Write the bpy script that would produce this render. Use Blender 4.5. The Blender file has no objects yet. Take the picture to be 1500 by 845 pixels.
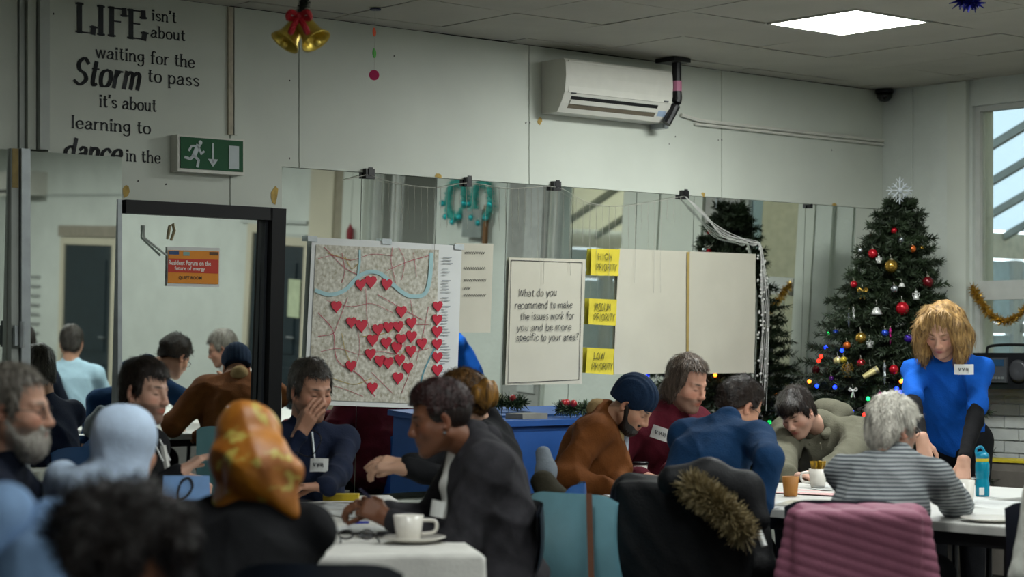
import bpy, math, random
import numpy as np
from mathutils import Vector, Matrix

# ------------------------------------------------------------------ camera, world, lights, exposure
sc = bpy.context.scene
COL = sc.collection
F, CX, YH, HC = 3000.0, 750.0, 512.0, 1.4          # focal length in pixels of the 1500x845 frame, eye height
cam_d = bpy.data.cameras.new('camera'); cam = bpy.data.objects.new('camera', cam_d); COL.objects.link(cam)
cam.location = (0, 0, HC); cam.rotation_euler = (math.pi / 2, 0, 0)
cam_d.sensor_width = 36; cam_d.lens = F / 1500 * 36
cam_d.shift_y = (YH - 422.5) / 1500
cam_d.clip_end = 200
cam_d.dof.use_dof = True; cam_d.dof.focus_distance = 10.4; cam_d.dof.aperture_fstop = 2.3
sc.camera = cam
sc.view_settings.view_transform = 'Standard'; sc.view_settings.look = 'None'
sc.view_settings.gamma = 1; sc.view_settings.use_curve_mapping = False
sc.view_settings.exposure = 0.38
SKY, LED, LED2 = 3.6, 66.0, 48.0
w = bpy.data.worlds.new('world'); sc.world = w; w.use_nodes = True
bg = w.node_tree.nodes['Background']; bg.inputs[0].default_value = (.80, .90, 1, 1); bg.inputs[1].default_value = SKY

# room frame: the mirror wall runs along U, N points from it into the room
U = np.array([.7546, .6562, 0]); U /= np.linalg.norm(U); N = np.array([U[1], -U[0], 0]); Z = np.array([0, 0, 1.])
O = np.array([0, 11.3, 0]); UC = 3.217; CEIL = 3.09
CAMP = np.array([0, 0, HC])
def rw(u, n, h): return O + u * U + n * N + h * Z               # room coordinates -> world
def ray(px, py): return np.array([(px - CX) / F, 1, (YH - py) / F])
def P(px, py, z): return CAMP + ray(px, py) * z
def wall(px, py, n=0.0):
    r = ray(px, py); t = ((O + n * N - CAMP) @ N) / (r @ N); p = CAMP + r * t
    return (p - O) @ U, p[2]
def floor_z(py, h): return (HC - h) * F / (py - YH)
class Plane:                                                     # a leaning mirror plane
    def __init__(s, top, deg, n0=0.0):
        t = math.radians(deg); s.n = N * math.cos(t) - Z * math.sin(t); s.p = O + n0 * N + top * Z
        s.up = np.cross(s.n, U); s.up *= np.sign(s.up[2])
    def hit(s, px, py, off=0.0):
        r = ray(px, py); t = ((s.p + off * s.n - CAMP) @ s.n) / (r @ s.n); return CAMP + r * t
    def at(s, u, h, off=0.0):
        k = (h - s.p[2]) / s.up[2]; return s.p + u * U + k * s.up + off * s.n
def lin(c):
    if isinstance(c, str): c = tuple(int(c[i:i + 2], 16) / 255 for i in (0, 2, 4))
    return tuple(x / 12.92 if x <= .04045 else ((x + .055) / 1.055) ** 2.4 for x in c[:3])

# ------------------------------------------------------------------ materials
MATS = {}
def mat(name, c='808080', rough=.6, metal=0, var=.12, scale=14, bump=0.0, bscale=60, emit=0, trans=0, alpha=1, attr=None, sheen=0, stretch=None, spec=.5, c2=None):
    if name in MATS: return MATS[name]
    m = bpy.data.materials.new(name); m.use_nodes = True; nt = m.node_tree; b = nt.nodes['Principled BSDF']
    L = nt.links.new; c = lin(c)
    b.inputs['Roughness'].default_value = rough; b.inputs['Metallic'].default_value = metal
    b.inputs['Specular IOR Level'].default_value = spec
    tc = nt.nodes.new('ShaderNodeTexCoord'); co = tc.outputs['Object']
    if stretch:
        mp = nt.nodes.new('ShaderNodeMapping'); mp.inputs['Scale'].default_value = stretch; L(co, mp.inputs[0]); co = mp.outputs[0]
    base = None
    if attr:
        a = nt.nodes.new('ShaderNodeVertexColor'); a.layer_name = attr; base = a.outputs[0]
    if var or c2:
        nz = nt.nodes.new('ShaderNodeTexNoise'); nz.inputs['Scale'].default_value = scale; nz.inputs['Detail'].default_value = 4
        L(co, nz.inputs['Vector'])
        rp = nt.nodes.new('ShaderNodeValToRGB'); rp.color_ramp.elements[0].position = .3; rp.color_ramp.elements[1].position = .72
        d = lin(c2) if c2 else tuple(min(1, x * (1 + var)) for x in c)
        lo = c if c2 else tuple(x * (1 - var) for x in c)
        if attr: lo, d = (1 - var,) * 3, (1, 1, 1)
        rp.color_ramp.elements[0].color = (*lo, 1); rp.color_ramp.elements[1].color = (*d, 1)
        L(nz.outputs[0], rp.inputs[0])
        if attr:
            mx = nt.nodes.new('ShaderNodeMix'); mx.data_type = 'RGBA'; mx.blend_type = 'MULTIPLY'; mx.inputs[0].default_value = 1
            L(base, mx.inputs[6]); L(rp.outputs[0], mx.inputs[7]); base = mx.outputs[2]
        else: base = rp.outputs[0]
    if base is not None: L(base, b.inputs['Base Color'])
    else: b.inputs['Base Color'].default_value = (*c, 1)
    if bump:
        n2 = nt.nodes.new('ShaderNodeTexNoise'); n2.inputs['Scale'].default_value = bscale; n2.inputs['Detail'].default_value = 5
        L(co, n2.inputs['Vector'])
        bp = nt.nodes.new('ShaderNodeBump'); bp.inputs['Strength'].default_value = bump; bp.inputs['Distance'].default_value = .01
        L(n2.outputs[0], bp.inputs['Height']); L(bp.outputs[0], b.inputs['Normal'])
    if emit:
        b.inputs['Emission Color'].default_value = (*c, 1); b.inputs['Emission Strength'].default_value = emit
    if trans: b.inputs['Transmission Weight'].default_value = trans; b.inputs['IOR'].default_value = 1.33 if trans < 1 else 1.45
    if sheen: b.inputs['Sheen Weight'].default_value = sheen
    if alpha < 1: b.inputs['Alpha'].default_value = alpha
    MATS[name] = m; return m
def cloth(name, c, **k):
    a = dict(rough=.9, var=.18, scale=22, bump=.25, bscale=120, sheen=.0, spec=.2); a.update(k); return mat(name, c, **a)

def cloth_glow(name, c, t):
    m = bpy.data.materials.new(name); m.use_nodes = True; nt = m.node_tree; nt.nodes.clear(); L = nt.links.new
    o = nt.nodes.new('ShaderNodeOutputMaterial'); mx = nt.nodes.new('ShaderNodeMixShader'); d = nt.nodes.new('ShaderNodeBsdfDiffuse'); g = nt.nodes.new('ShaderNodeBsdfTranslucent'); mx.inputs[0].default_value = t
    nz = nt.nodes.new('ShaderNodeTexNoise'); nz.inputs['Scale'].default_value = 3; rp = nt.nodes.new('ShaderNodeValToRGB'); c = lin(c); rp.color_ramp.elements[0].color = (*[x * .93 for x in c], 1); rp.color_ramp.elements[1].color = (*c, 1)
    L(nz.outputs[0], rp.inputs[0]); L(rp.outputs[0], d.inputs[0]); L(rp.outputs[0], g.inputs[0]); L(d.outputs[0], mx.inputs[1]); L(g.outputs[0], mx.inputs[2]); L(mx.outputs[0], o.inputs[0]); return m
def window_glass():
    m = bpy.data.materials.new('window glass'); m.use_nodes = True; nt = m.node_tree; nt.nodes.clear(); L = nt.links.new
    o = nt.nodes.new('ShaderNodeOutputMaterial'); mx = nt.nodes.new('ShaderNodeMixShader'); t = nt.nodes.new('ShaderNodeBsdfTransparent')
    g = nt.nodes.new('ShaderNodeBsdfGlossy'); g.inputs['Roughness'].default_value = .02
    lw = nt.nodes.new('ShaderNodeFresnel'); lw.inputs[0].default_value = 1.35
    L(lw.outputs[0], mx.inputs[0]); L(t.outputs[0], mx.inputs[1]); L(g.outputs[0], mx.inputs[2]); L(mx.outputs[0], o.inputs[0])
    t.inputs[0].default_value = (.93, .96, .95, 1); return m
M_GLASS = window_glass()
def milky():
    m = bpy.data.materials.new('polycarbonate sheet'); m.use_nodes = True; nt = m.node_tree; nt.nodes.clear(); L = nt.links.new
    o = nt.nodes.new('ShaderNodeOutputMaterial'); mx = nt.nodes.new('ShaderNodeMixShader'); t = nt.nodes.new('ShaderNodeBsdfTransparent')
    d = nt.nodes.new('ShaderNodeBsdfTranslucent'); d.inputs[0].default_value = (.45, .49, .5, 1); t.inputs[0].default_value = (.48, .52, .53, 1); mx.inputs[0].default_value = .65
    L(t.outputs[0], mx.inputs[1]); L(d.outputs[0], mx.inputs[2]); L(mx.outputs[0], o.inputs[0]); return m
M_POLY = milky()
M_MIRROR = mat('mirror silver', 'f0f5f1', rough=.015, metal=1, var=.03, scale=2)
M_WALL = mat('white board paint', 'c8cdc2', rough=.55, var=.05, scale=2.2, bump=.08, bscale=9)
M_WALLR = mat('white brick paint', 'c8cec6', rough=.6, var=.06, scale=4, bump=.3, bscale=30)
M_CREAM = mat('cream paint', 'c3bda6', rough=.6, var=.05, scale=3)
M_TRIM = mat('grey white trim paint', 'b4bab4', rough=.5, var=.08, scale=6)
M_DARKGAP = mat('dark gap', '1b1a18', rough=.9, var=.2)
M_CEIL = mat('ceiling tile', 'b4b2a6', rough=.9, var=.06, scale=3, bump=.15, bscale=40)
M_FLOOR = mat('dark floor', '2c2a28', rough=.7, var=.25, scale=6, bump=.05)
M_BLACKP = mat('black gloss paint', '0a0b0e', rough=.45, var=.1, spec=.25)
M_ALU = mat('brushed aluminium', '9aa0a2', rough=.4, metal=.6, var=.1)
M_PAPER = mat('flip chart paper', 'c4c0b0', rough=.85, var=.04, scale=5, bump=.12, bscale=5)
M_PAPERW = mat('white paper', 'd8dad8', rough=.8, var=.03, scale=8)
M_INK = mat('black ink', '20222a', rough=.7, var=.1)
M_WHITEP = mat('white plastic', 'd5d4ca', rough=.4, var=.03)
M_BLACKM = mat('black plastic', '0f0f11', rough=.5, var=.15)
M_CHROME = mat('grey metal tube', '7d8082', rough=.35, metal=.8, var=.08)
M_WIRE = mat('clear wire', 'b9b7ac', rough=.5, var=.1)
M_CERAM = mat('white china', 'dad6cd', rough=.25, var=.02)
M_CLOTHW = cloth('white tablecloth', 'd3d2cc', var=.05)
M_TABLE = mat('white laminate', 'cfcfca', rough=.4, var=.03)

# ------------------------------------------------------------------ mesh helpers
def link(name, verts, faces, m, parent=None, smooth=False, cols=None):
    me = bpy.data.meshes.new(name)
    v = np.asarray(verts, 'f')
    if isinstance(faces, np.ndarray) and faces.ndim == 2:
        k = faces.shape[1]; me.vertices.add(len(v)); me.vertices.foreach_set('co', v.ravel())
        me.loops.add(faces.size); me.loops.foreach_set('vertex_index', faces.astype('i').ravel())
        me.polygons.add(len(faces)); me.polygons.foreach_set('loop_start', np.arange(0, faces.size, k, dtype='i'))
        me.update(calc_edges=True)
    else: me.from_pydata([tuple(map(float, p)) for p in v], [], faces)
    if smooth: me.polygons.foreach_set('use_smooth', np.ones(len(me.polygons), bool))
    if cols is not None:
        a = me.color_attributes.new('Col', 'FLOAT_COLOR', 'POINT')
        c = np.ones((len(v), 4), 'f'); c[:, :3] = cols; a.data.foreach_set('color', c.ravel())
    me.materials.append(m); me.update()
    o = bpy.data.objects.new(name, me); COL.objects.link(o)
    if parent is not None: adopt(o, parent)
    return o
def root_of(p):
    M = Matrix.Identity(4); q = p
    while q is not None: M = q.matrix_basis @ M if q.parent is None else q.matrix_parent_inverse @ q.matrix_basis @ M; q = q.parent
    return M
def adopt(o, p):
    o.parent = p; o.matrix_parent_inverse = root_of(p).inverted()
def tag(o, label=None, cat=None, group=None, kind=None):
    for k, v in (('label', label), ('category', cat), ('group', group), ('kind', kind)):
        if v: o[k] = v
    return o
def empty(name, loc, label=None, cat=None, group=None, kind=None, rz=0):
    o = bpy.data.objects.new(name, None); COL.objects.link(o); o.location = Vector([float(x) for x in loc]); o.rotation_euler = (0, 0, rz); o.empty_display_size = .1
    return tag(o, label, cat, group, kind)
def dup(root, loc, rz, label, group=None):
    r = root.copy(); COL.objects.link(r); r.location = Vector([float(x) for x in loc]); r.rotation_euler = (0, 0, rz); r['label'] = label
    if group: r['group'] = group
    for ch in list(root.children):
        c = ch.copy(); COL.objects.link(c); c.parent = r
        for g in ch.children:
            d = g.copy(); COL.objects.link(d); d.parent = c
    return r
def nrm(v): v = np.asarray(v, float); return v / (np.linalg.norm(v) + 1e-9)
class MB:
    def __init__(s): s.v = []; s.f = []
    def add(s, vs, fs):
        b = len(s.v); s.v += [np.asarray(p, float) for p in vs]; s.f += [tuple(b + i for i in f) for f in fs]; return s
    def hexa(s, c8):                                    # bottom 4 then top 4
        return s.add(c8, [(3, 2, 1, 0), (4, 5, 6, 7), (0, 1, 5, 4), (1, 2, 6, 5), (2, 3, 7, 6), (3, 0, 4, 7)])
    def box(s, c, half, A=(np.array([1., 0, 0]), np.array([0, 1., 0]), Z)):
        c = np.asarray(c, float); x, y, z = (A[i] * half[i] for i in range(3))
        return s.hexa([c - x - y - z, c + x - y - z, c + x + y - z, c - x + y - z, c - x - y + z, c + x - y + z, c + x + y + z, c - x + y + z])
    def rbox(s, u0, u1, n0, n1, h0, h1):                # room-aligned box
        return s.hexa([rw(u0, n0, h0), rw(u1, n0, h0), rw(u1, n1, h0), rw(u0, n1, h0), rw(u0, n0, h1), rw(u1, n0, h1), rw(u1, n1, h1), rw(u0, n1, h1)])
    def prism(s, pts, d):                               # polygon pushed along d
        n = len(pts); a = [np.asarray(p, float) for p in pts]; d = np.asarray(d, float)
        return s.add(a + [p + d for p in a], [tuple(range(n))[::-1], tuple(range(n, 2 * n))] + [(i, (i + 1) % n, n + (i + 1) % n, n + i) for i in range(n)])
    def tube(s, pts, r, k=6):
        pts = [np.asarray(p, float) for p in pts]; n = len(pts); R = r if hasattr(r, '__len__') else [r] * n; vs = []
        up = np.array([0.3, .2, .93])
        for i, p in enumerate(pts):
            t = nrm(pts[min(i + 1, n - 1)] - pts[max(i - 1, 0)]); a = np.cross(t, up)
            if np.linalg.norm(a) < .05: a = np.cross(t, [1, 0, 0])
            a = nrm(a); b = np.cross(t, a)
            vs += [p + R[i] * (a * math.cos(q) + b * math.sin(q)) for q in (2 * math.pi * j / k for j in range(k))]
        fs = [(i * k + j, i * k + (j + 1) % k, (i + 1) * k + (j + 1) % k, (i + 1) * k + j) for i in range(n - 1) for j in range(k)]
        fs += [tuple(range(k))[::-1], tuple(range((n - 1) * k, n * k))]
        return s.add(vs, fs)
    def lathe(s, prof, c, k=20, axis=Z, cap=True):      # prof: (radius, height)
        axis = nrm(axis); a = nrm(np.cross(axis, [.2, 1, .1])); b = np.cross(axis, a); vs = []; c = np.asarray(c, float)
        for r, h in prof: vs += [c + axis * h + r * (a * math.cos(q) + b * math.sin(q)) for q in (2 * math.pi * j / k for j in range(k))]
        n = len(prof); fs = [(i * k + j, i * k + (j + 1) % k, (i + 1) * k + (j + 1) % k, (i + 1) * k + j) for i in range(n - 1) for j in range(k)]
        if cap: fs += [tuple(range(k))[::-1], tuple(range((n - 1) * k, n * k))]
        return s.add(vs, fs)
    def ball(s, c, r, k=12, sq=1): return s.lathe([(r * math.sin(math.pi * i / (k // 2 + 2)) + 1e-5, -sq * r * math.cos(math.pi * i / (k // 2 + 2))) for i in range(k // 2 + 3)], c, k)
    def sheet(s, f, nu, nv, th=None):                   # f(a,b) grid; th pushes a back face
        vs = [f(i / nu, j / nv) for j in range(nv + 1) for i in range(nu + 1)]; w_ = nu + 1
        fs = [(j * w_ + i, j * w_ + i + 1, (j + 1) * w_ + i + 1, (j + 1) * w_ + i) for j in range(nv) for i in range(nu)]
        s.add(vs, fs)
        if th is not None: s.add([v + np.asarray(th) for v in vs], [q[::-1] for q in fs])
        return s
    def obj(s, name, m, parent=None, smooth=False): return link(name, s.v, s.f, m, parent, smooth)
def struct(name, mb, m): return tag(mb.obj(name, m), kind='structure')
def thing(name, mb, m, label, cat, group=None, smooth=False): return tag(mb.obj(name, m, None, smooth), label, cat, group)
def catmull(pts, n=6):
    p = [np.asarray(q, float) for q in pts]; p = [2 * p[0] - p[1]] + p + [2 * p[-1] - p[-2]]; out = []
    for i in range(1, len(p) - 2):
        for k in range(n):
            t = k / n; out.append(.5 * (2 * p[i] + (p[i + 1] - p[i - 1]) * t + (2 * p[i - 1] - 5 * p[i] + 4 * p[i + 1] - p[i + 2]) * t * t + (3 * p[i] - p[i - 1] - 3 * p[i + 1] + p[i + 2]) * t ** 3))
    return out + [p[-2]]

# ------------------------------------------------------------------ lettering: a stroke alphabet
G = {'a': (1, '~.2,.78 .45,1 .72,.88 .76,.6', '.76,.75 .76,.08 .95,0', '~.76,.58 .35,.5 .12,.25 .3,0 .58,.06 .76,.28'),
 'b': (1, '.18,1.6 .18,0', '~.18,.7 .48,1 .82,.8 .87,.45 .7,.05 .4,0 .18,.2'), 'c': (.92, '~.8,.8 .5,1 .15,.75 .12,.4 .32,.03 .6,0 .85,.2'),
 'd': (1.05, '.82,1.6 .82,0', '~.82,.75 .5,1 .15,.75 .12,.4 .32,.02 .62,.03 .82,.3'), 'e': (.95, '~.14,.54 .5,.54 .82,.56 .74,.9 .47,1 .17,.78 .12,.4 .32,.03 .6,0 .85,.18'),
 'f': (.7, '~.75,1.5 .52,1.6 .35,1.4 .33,1 .33,.5 .33,0', '.1,1 .62,1'), 'g': (1, '~.76,.8 .5,1 .17,.8 .15,.45 .4,.12 .68,.25 .78,.55', '~.8,1 .8,.4 .78,-.25 .55,-.5 .25,-.48 .1,-.3'),
 'h': (1, '.18,1.6 .18,0', '~.18,.7 .48,1 .76,.85 .8,.55 .8,0'), 'i': (.45, '.22,1 .22,0', '.22,1.34 .22,1.5'), 'k': (.95, '.18,1.6 .18,0', '.75,1 .2,.42', '.35,.55 .8,0'),
 'l': (.45, '.22,1.6 .22,0'), 'm': (1.4, '.15,1 .15,0', '~.15,.75 .42,1 .64,.85 .67,.55 .67,0', '~.67,.75 .94,1 1.16,.85 1.2,.55 1.2,0'), 'n': (1, '.15,1 .15,0', '~.15,.7 .45,1 .74,.85 .78,.55 .78,0'),
 'o': (1, '~.5,1 .2,.85 .12,.48 .25,.08 .5,0 .77,.1 .88,.5 .78,.88 .5,1'), 'p': (1, '.18,1 .18,-.55', '~.18,.7 .48,1 .82,.8 .87,.45 .7,.05 .4,0 .18,.2'), 'r': (.72, '.15,1 .15,0', '~.15,.6 .35,.95 .62,.98'),
 's': (.85, '~.7,.82 .45,1 .18,.84 .28,.58 .58,.45 .74,.22 .5,0 .14,.14'), 't': (.68, '~.3,1.4 .3,1 .3,.3 .42,.02 .64,.1', '.08,1 .6,1'), 'u': (1, '~.15,1 .15,.6 .17,.2 .4,0 .65,.12 .78,.35', '.78,1 .78,0'),
 'v': (.9, '.05,1 .42,0 .8,1'), 'w': (1.3, '.05,1 .36,0 .64,1 .92,0 1.22,1'), 'y': (.92, '.05,1 .45,.02', '.85,1 .4,-.25 .12,-.52'), "'": (.35, '.2,1.6 .14,1.25'), '?': (.9, '~.15,1.3 .4,1.6 .72,1.3 .42,.85 .4,.5', '.4,.05 .4,.16'),
 'L': (1.15, '.25,1.55 .25,0', '.05,0 1.05,0 1.1,.35'), 'I': (.62, '.3,1.55 .3,0'), 'F': (1.1, '.25,1.55 .25,0', '.05,1.55 1,1.55 1.02,1.2', '.25,.82 .8,.82'), 'E': (1.2, '.25,1.55 .25,0', '.05,1.55 1,1.55 1.02,1.2', '.25,.82 .8,.82', '.05,0 1.05,0 1.1,.35'),
 'S': (1.15, '~.95,1.3 .6,1.58 .25,1.3 .35,.9 .8,.65 1,.3 .6,-.02 .12,.2'), 'W': (1.6, '.05,1.5 .4,0 .75,1.3 1.1,0 1.5,1.5'), 'H': (1.2, '.2,1.5 .2,0', '.95,1.5 .95,0', '.2,.75 .95,.75'), 'G': (1.2, '~1,1.25 .6,1.5 .2,1.1 .15,.5 .5,.02 .95,.2', '.95,.2 .95,.7 .6,.7'),
 'P': (1, '.2,1.5 .2,0', '~.2,1.5 .7,1.45 .85,1.1 .65,.75 .2,.72'), 'R': (1.05, '.2,1.5 .2,0', '~.2,1.5 .7,1.45 .85,1.1 .65,.75 .2,.72', '.45,.72 .95,0'), 'O': (1.2, '~.6,1.5 .2,1.25 .12,.7 .3,.1 .6,0 .95,.15 1.05,.75 .92,1.3 .6,1.5'),
 'T': (1, '.5,1.5 .5,0', '.05,1.5 .95,1.5'), 'Y': (1, '.05,1.5 .5,.75 .5,0', '.95,1.5 .5,.75'), 'M': (1.4, '.15,0 .2,1.5 .65,.5 1.1,1.5 1.2,0'), 'D': (1.15, '.2,1.5 .2,0', '~.2,1.5 .75,1.4 1,.75 .75,.1 .2,0'), 'U': (1.15, '~.18,1.5 .18,.5 .5,0 .85,.25 .92,.6 .92,1.5'), ' ': (.6,)}
def strokes_of(t, jit=0, rnd=None):
    x = 0; out = []
    for ch in t:
        g = G.get(ch, (.6,))
        dx, dy = (rnd.uniform(-jit, jit), rnd.uniform(-jit, jit)) if jit else (0, 0)
        for st in g[1:]:
            sm = st[0] == '~'; pts = [tuple(map(float, q.split(','))) for q in st.lstrip('~').split()]
            if jit: pts = [(a + rnd.uniform(-jit, jit) * .6, b + rnd.uniform(-jit, jit) * .6) for a, b in pts]
            p = catmull(pts, 5) if sm else [np.array(q) for q in pts]
            out.append(([np.array([q[0] + x + dx, q[1] + dy]) for q in p], sm))
        x += g[0] + (.08 if ch != ' ' else 0)
    return out, x
def lettering(mb, t, origin, dx, dy, width, xh, thick, thin, nv, serif=False, slant=0, jit=0, seed=1):
    """flat strokes on a surface: origin + a*dx + b*dy; width = full run length, xh = x-height (metres)"""
    rnd = random.Random(seed); st, L = strokes_of(t, jit, rnd); sx = width / L
    def W(p): return origin + dx * (p[0] * sx + slant * p[1] * xh) + dy * (p[1] * xh)
    for pts, sm in st:
        pts = [np.array([p[0] * sx + slant * p[1] * xh, p[1] * xh]) for p in pts]
        for a, b in zip(pts[:-1], pts[1:]):
            d = b - a; l = np.linalg.norm(d)
            if l < 1e-6: continue
            d /= l; wd = thin + (thick - thin) * abs(d[1]) ** 1.3; e = np.array([-d[1], d[0]]) * wd / 2; x0, x1 = a - d * wd * .25, b + d * wd * .25
            mb.add([origin + dx * q[0] + dy * q[1] + nv for q in (x0 - e, x1 - e, x1 + e, x0 + e)], [(0, 1, 2, 3)])
        if serif:
            for q, o in ((pts[0], pts[1]), (pts[-1], pts[-2])):
                d = q - o
                if abs(d[1]) > 3 * abs(d[0]):
                    e = thick * .8; lft = .4 if (d[1] > 0 and xh * .9 < q[1] < xh * 1.1) else 1
                    mb.add([origin + dx * (q[0] + i) + dy * (q[1] + j) + nv for i, j in ((-e, -thin * .6), (e * lft, -thin * .6), (e * lft, thin * .6), (-e, thin * .6))], [(0, 1, 2, 3)])
    return mb
def sans(name, t, m, parent, origin, dx, dy, width, height, bold=.0, nv=None):
    """a line of the built-in sans face as flat geometry"""
    cu = bpy.data.curves.new('t', 'FONT'); cu.body = t; cu.offset = bold; cu.resolution_u = 2
    to = bpy.data.objects.new('t', cu); me = bpy.data.meshes.new_from_object(to)
    v = np.array([x.co[:] for x in me.vertices]); fs = [tuple(p.vertices) for p in me.polygons]
    bpy.data.objects.remove(to); lo, hi = v.min(0), v.max(0)
    a = (v[:, 0] - lo[0]) / (hi[0] - lo[0]) * width; b = (v[:, 1] - lo[1]) / (hi[1] - lo[1]) * height
    pts = origin + a[:, None] * dx + b[:, None] * dy
    return link(name, pts, fs, m, parent)

# ------------------------------------------------------------------ signed-distance modelling (bodies, clothes, hair)
def nets(f, xs, ys, zs):
    s = f < 0; nx, ny, nz = f.shape
    c = np.zeros((nx - 1, ny - 1, nz - 1), np.int8)
    off = [(a, b, d) for a in (0, 1) for b in (0, 1) for d in (0, 1)]
    for a, b, d in off: c += s[a:nx - 1 + a, b:ny - 1 + b, d:nz - 1 + d]
    I, J, K = np.nonzero((c > 0) & (c < 8)); n = len(I)
    idx = np.full(c.shape, -1, np.int32); idx[I, J, K] = np.arange(n)
    acc = np.zeros((n, 3), 'f'); cnt = np.zeros(n, 'f')
    for (a, b, d) in off:
        for ax in range(3):
            e = [a, b, d]
            if e[ax]: continue
            e[ax] = 1
            f0 = f[I + a, J + b, K + d]; f1 = f[I + e[0], J + e[1], K + e[2]]; m = (f0 < 0) != (f1 < 0)
            t = np.where(m, f0 / np.where(m, f0 - f1, 1), 0)
            p0 = np.stack([xs[I + a], ys[J + b], zs[K + d]], 1); p1 = np.stack([xs[I + e[0]], ys[J + e[1]], zs[K + e[2]]], 1)
            acc += np.where(m[:, None], p0 + (p1 - p0) * t[:, None], 0); cnt += m
    V = acc / cnt[:, None]; Q = []
    for ax in range(3):
        A = s[:-1] if ax == 0 else s[:, :-1] if ax == 1 else s[:, :, :-1]; B = s[1:] if ax == 0 else s[:, 1:] if ax == 1 else s[:, :, 1:]
        x = np.nonzero(A != B); sg = A[x]; ok = np.ones(len(x[0]), bool); o1, o2 = [(1, 2), (2, 0), (0, 1)][ax]
        for o in (o1, o2): ok &= (x[o] > 0) & (x[o] < c.shape[o])
        x = [q[ok] for q in x]; sg = sg[ok]
        def cell(d1, d2):
            q = [x[0], x[1], x[2]]; q[o1] = q[o1] - d1; q[o2] = q[o2] - d2; return idx[q[0], q[1], q[2]]
        q = np.stack([cell(1, 1), cell(0, 1), cell(0, 0), cell(1, 0)], 1); q[~sg] = q[~sg][:, ::-1]; Q.append(q)
    return V, np.concatenate(Q)
def axis_pts(lo, hi, c, fr, fstep):
    out = [lo]; x = lo
    while x < hi:
        x += fstep if any(a <= x < b for a, b in fr) else c; out.append(x)
    return np.array(out, 'f')
class Shape:
    def __init__(s): s.p = []; s.fine = []
    def rc(s, a, b, r1, r2, k=.02, sub=False): s.p.append(('c', np.asarray(a, float), np.asarray(b, float), r1, r2, k, sub)); return s
    def chain(s, pts, rs, k=.02):
        for i in range(len(pts) - 1): s.rc(pts[i], pts[i + 1], rs[i], rs[i + 1], k)
        return s
    def el(s, c, r, R=None, k=.02, sub=False): s.p.append(('e', np.asarray(c, float), np.asarray(r, float), np.eye(3) if R is None else R, None, k, sub)); return s
    def bx(s, c, r, R=None, rad=.02, k=.02, sub=False): s.p.append(('b', np.asarray(c, float), np.asarray(r, float), np.eye(3) if R is None else R, rad, k, sub)); return s
    def mesh(s, coarse, fine=None, disp=None, clip=None):
        lo = np.full(3, 1e9); hi = -lo; bb = []
        for q in s.p:
            if q[0] == 'c': m = max(q[3], q[4]); a, b = np.minimum(q[1], q[2]) - m, np.maximum(q[1], q[2]) + m
            else: e = np.abs(q[3]) @ q[2] + (q[4] or 0); a, b = q[1] - e, q[1] + e
            bb.append((a, b))
            if not q[6]: lo = np.minimum(lo, a); hi = np.maximum(hi, b)
        lo -= .03 + coarse; hi += .03 + coarse
        ax = [axis_pts(lo[i], hi[i], coarse, [(a[i], b[i]) for a, b in s.fine], fine or coarse) for i in range(3)]
        f = np.full([len(a) for a in ax], .25, 'f')
        for q, (a, b) in zip(s.p, bb):
            k = q[5]; mg = k + 2.5 * coarse; sl = tuple(slice(max(0, np.searchsorted(ax[i], a[i] - mg) - 1), np.searchsorted(ax[i], b[i] + mg) + 1) for i in range(3))
            if any(z.stop - z.start < 1 for z in sl): continue
            X, Y, Zz = ax[0][sl[0]][:, None, None], ax[1][sl[1]][None, :, None], ax[2][sl[2]][None, None, :]
            if q[0] == 'c':
                A, ba = q[1], q[2] - q[1]; l2 = ba @ ba + 1e-12
                t = np.clip(((X - A[0]) * ba[0] + (Y - A[1]) * ba[1] + (Zz - A[2]) * ba[2]) / l2, 0, 1)
                d = np.sqrt((X - A[0] - t * ba[0]) ** 2 + (Y - A[1] - t * ba[1]) ** 2 + (Zz - A[2] - t * ba[2]) ** 2) - (q[3] + (q[4] - q[3]) * t)
            else:
                C_, R = q[1], q[3]; L = [(X - C_[0]) * R[0, i] + (Y - C_[1]) * R[1, i] + (Zz - C_[2]) * R[2, i] for i in range(3)]; r = q[2]
                if q[0] == 'e':
                    k0 = np.sqrt(sum((L[i] / r[i]) ** 2 for i in range(3))); k1 = np.sqrt(sum((L[i] / r[i] ** 2) ** 2 for i in range(3))) + 1e-6; d = k0 * (k0 - 1) / k1
                else:
                    D = [np.abs(L[i]) - r[i] + 0 * (X + Y + Zz) for i in range(3)]
                    d = np.sqrt(sum(np.maximum(x, 0) ** 2 for x in D)) + np.minimum(np.maximum(np.maximum(D[0], D[1]), D[2]), 0) - q[4]
            g = f[sl]
            if q[6]: d = -d; h = np.maximum(k - np.abs(g - d), 0) / k; f[sl] = np.maximum(g, d) + h * h * k / 4
            else: h = np.maximum(k - np.abs(g - d), 0) / k; f[sl] = np.minimum(g, d) - h * h * k / 4
        X, Y, Zz = ax[0][:, None, None], ax[1][None, :, None], ax[2][None, None, :]
        if disp: f += disp(X, Y, Zz).astype('f')
        if clip: f = np.maximum(f, clip(X, Y, Zz).astype('f'))
        f[0] = f[-1] = .2; f[:, 0] = f[:, -1] = .2; f[:, :, 0] = f[:, :, -1] = .2
        return nets(f, *ax)
    def obj(s, name, m, parent, coarse, fine=None, disp=None, clip=None, col=None):
        V, Q = s.mesh(coarse, fine, disp, clip)
        return link(name, V, Q, m, parent, True, col(V) if col else None)
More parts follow.
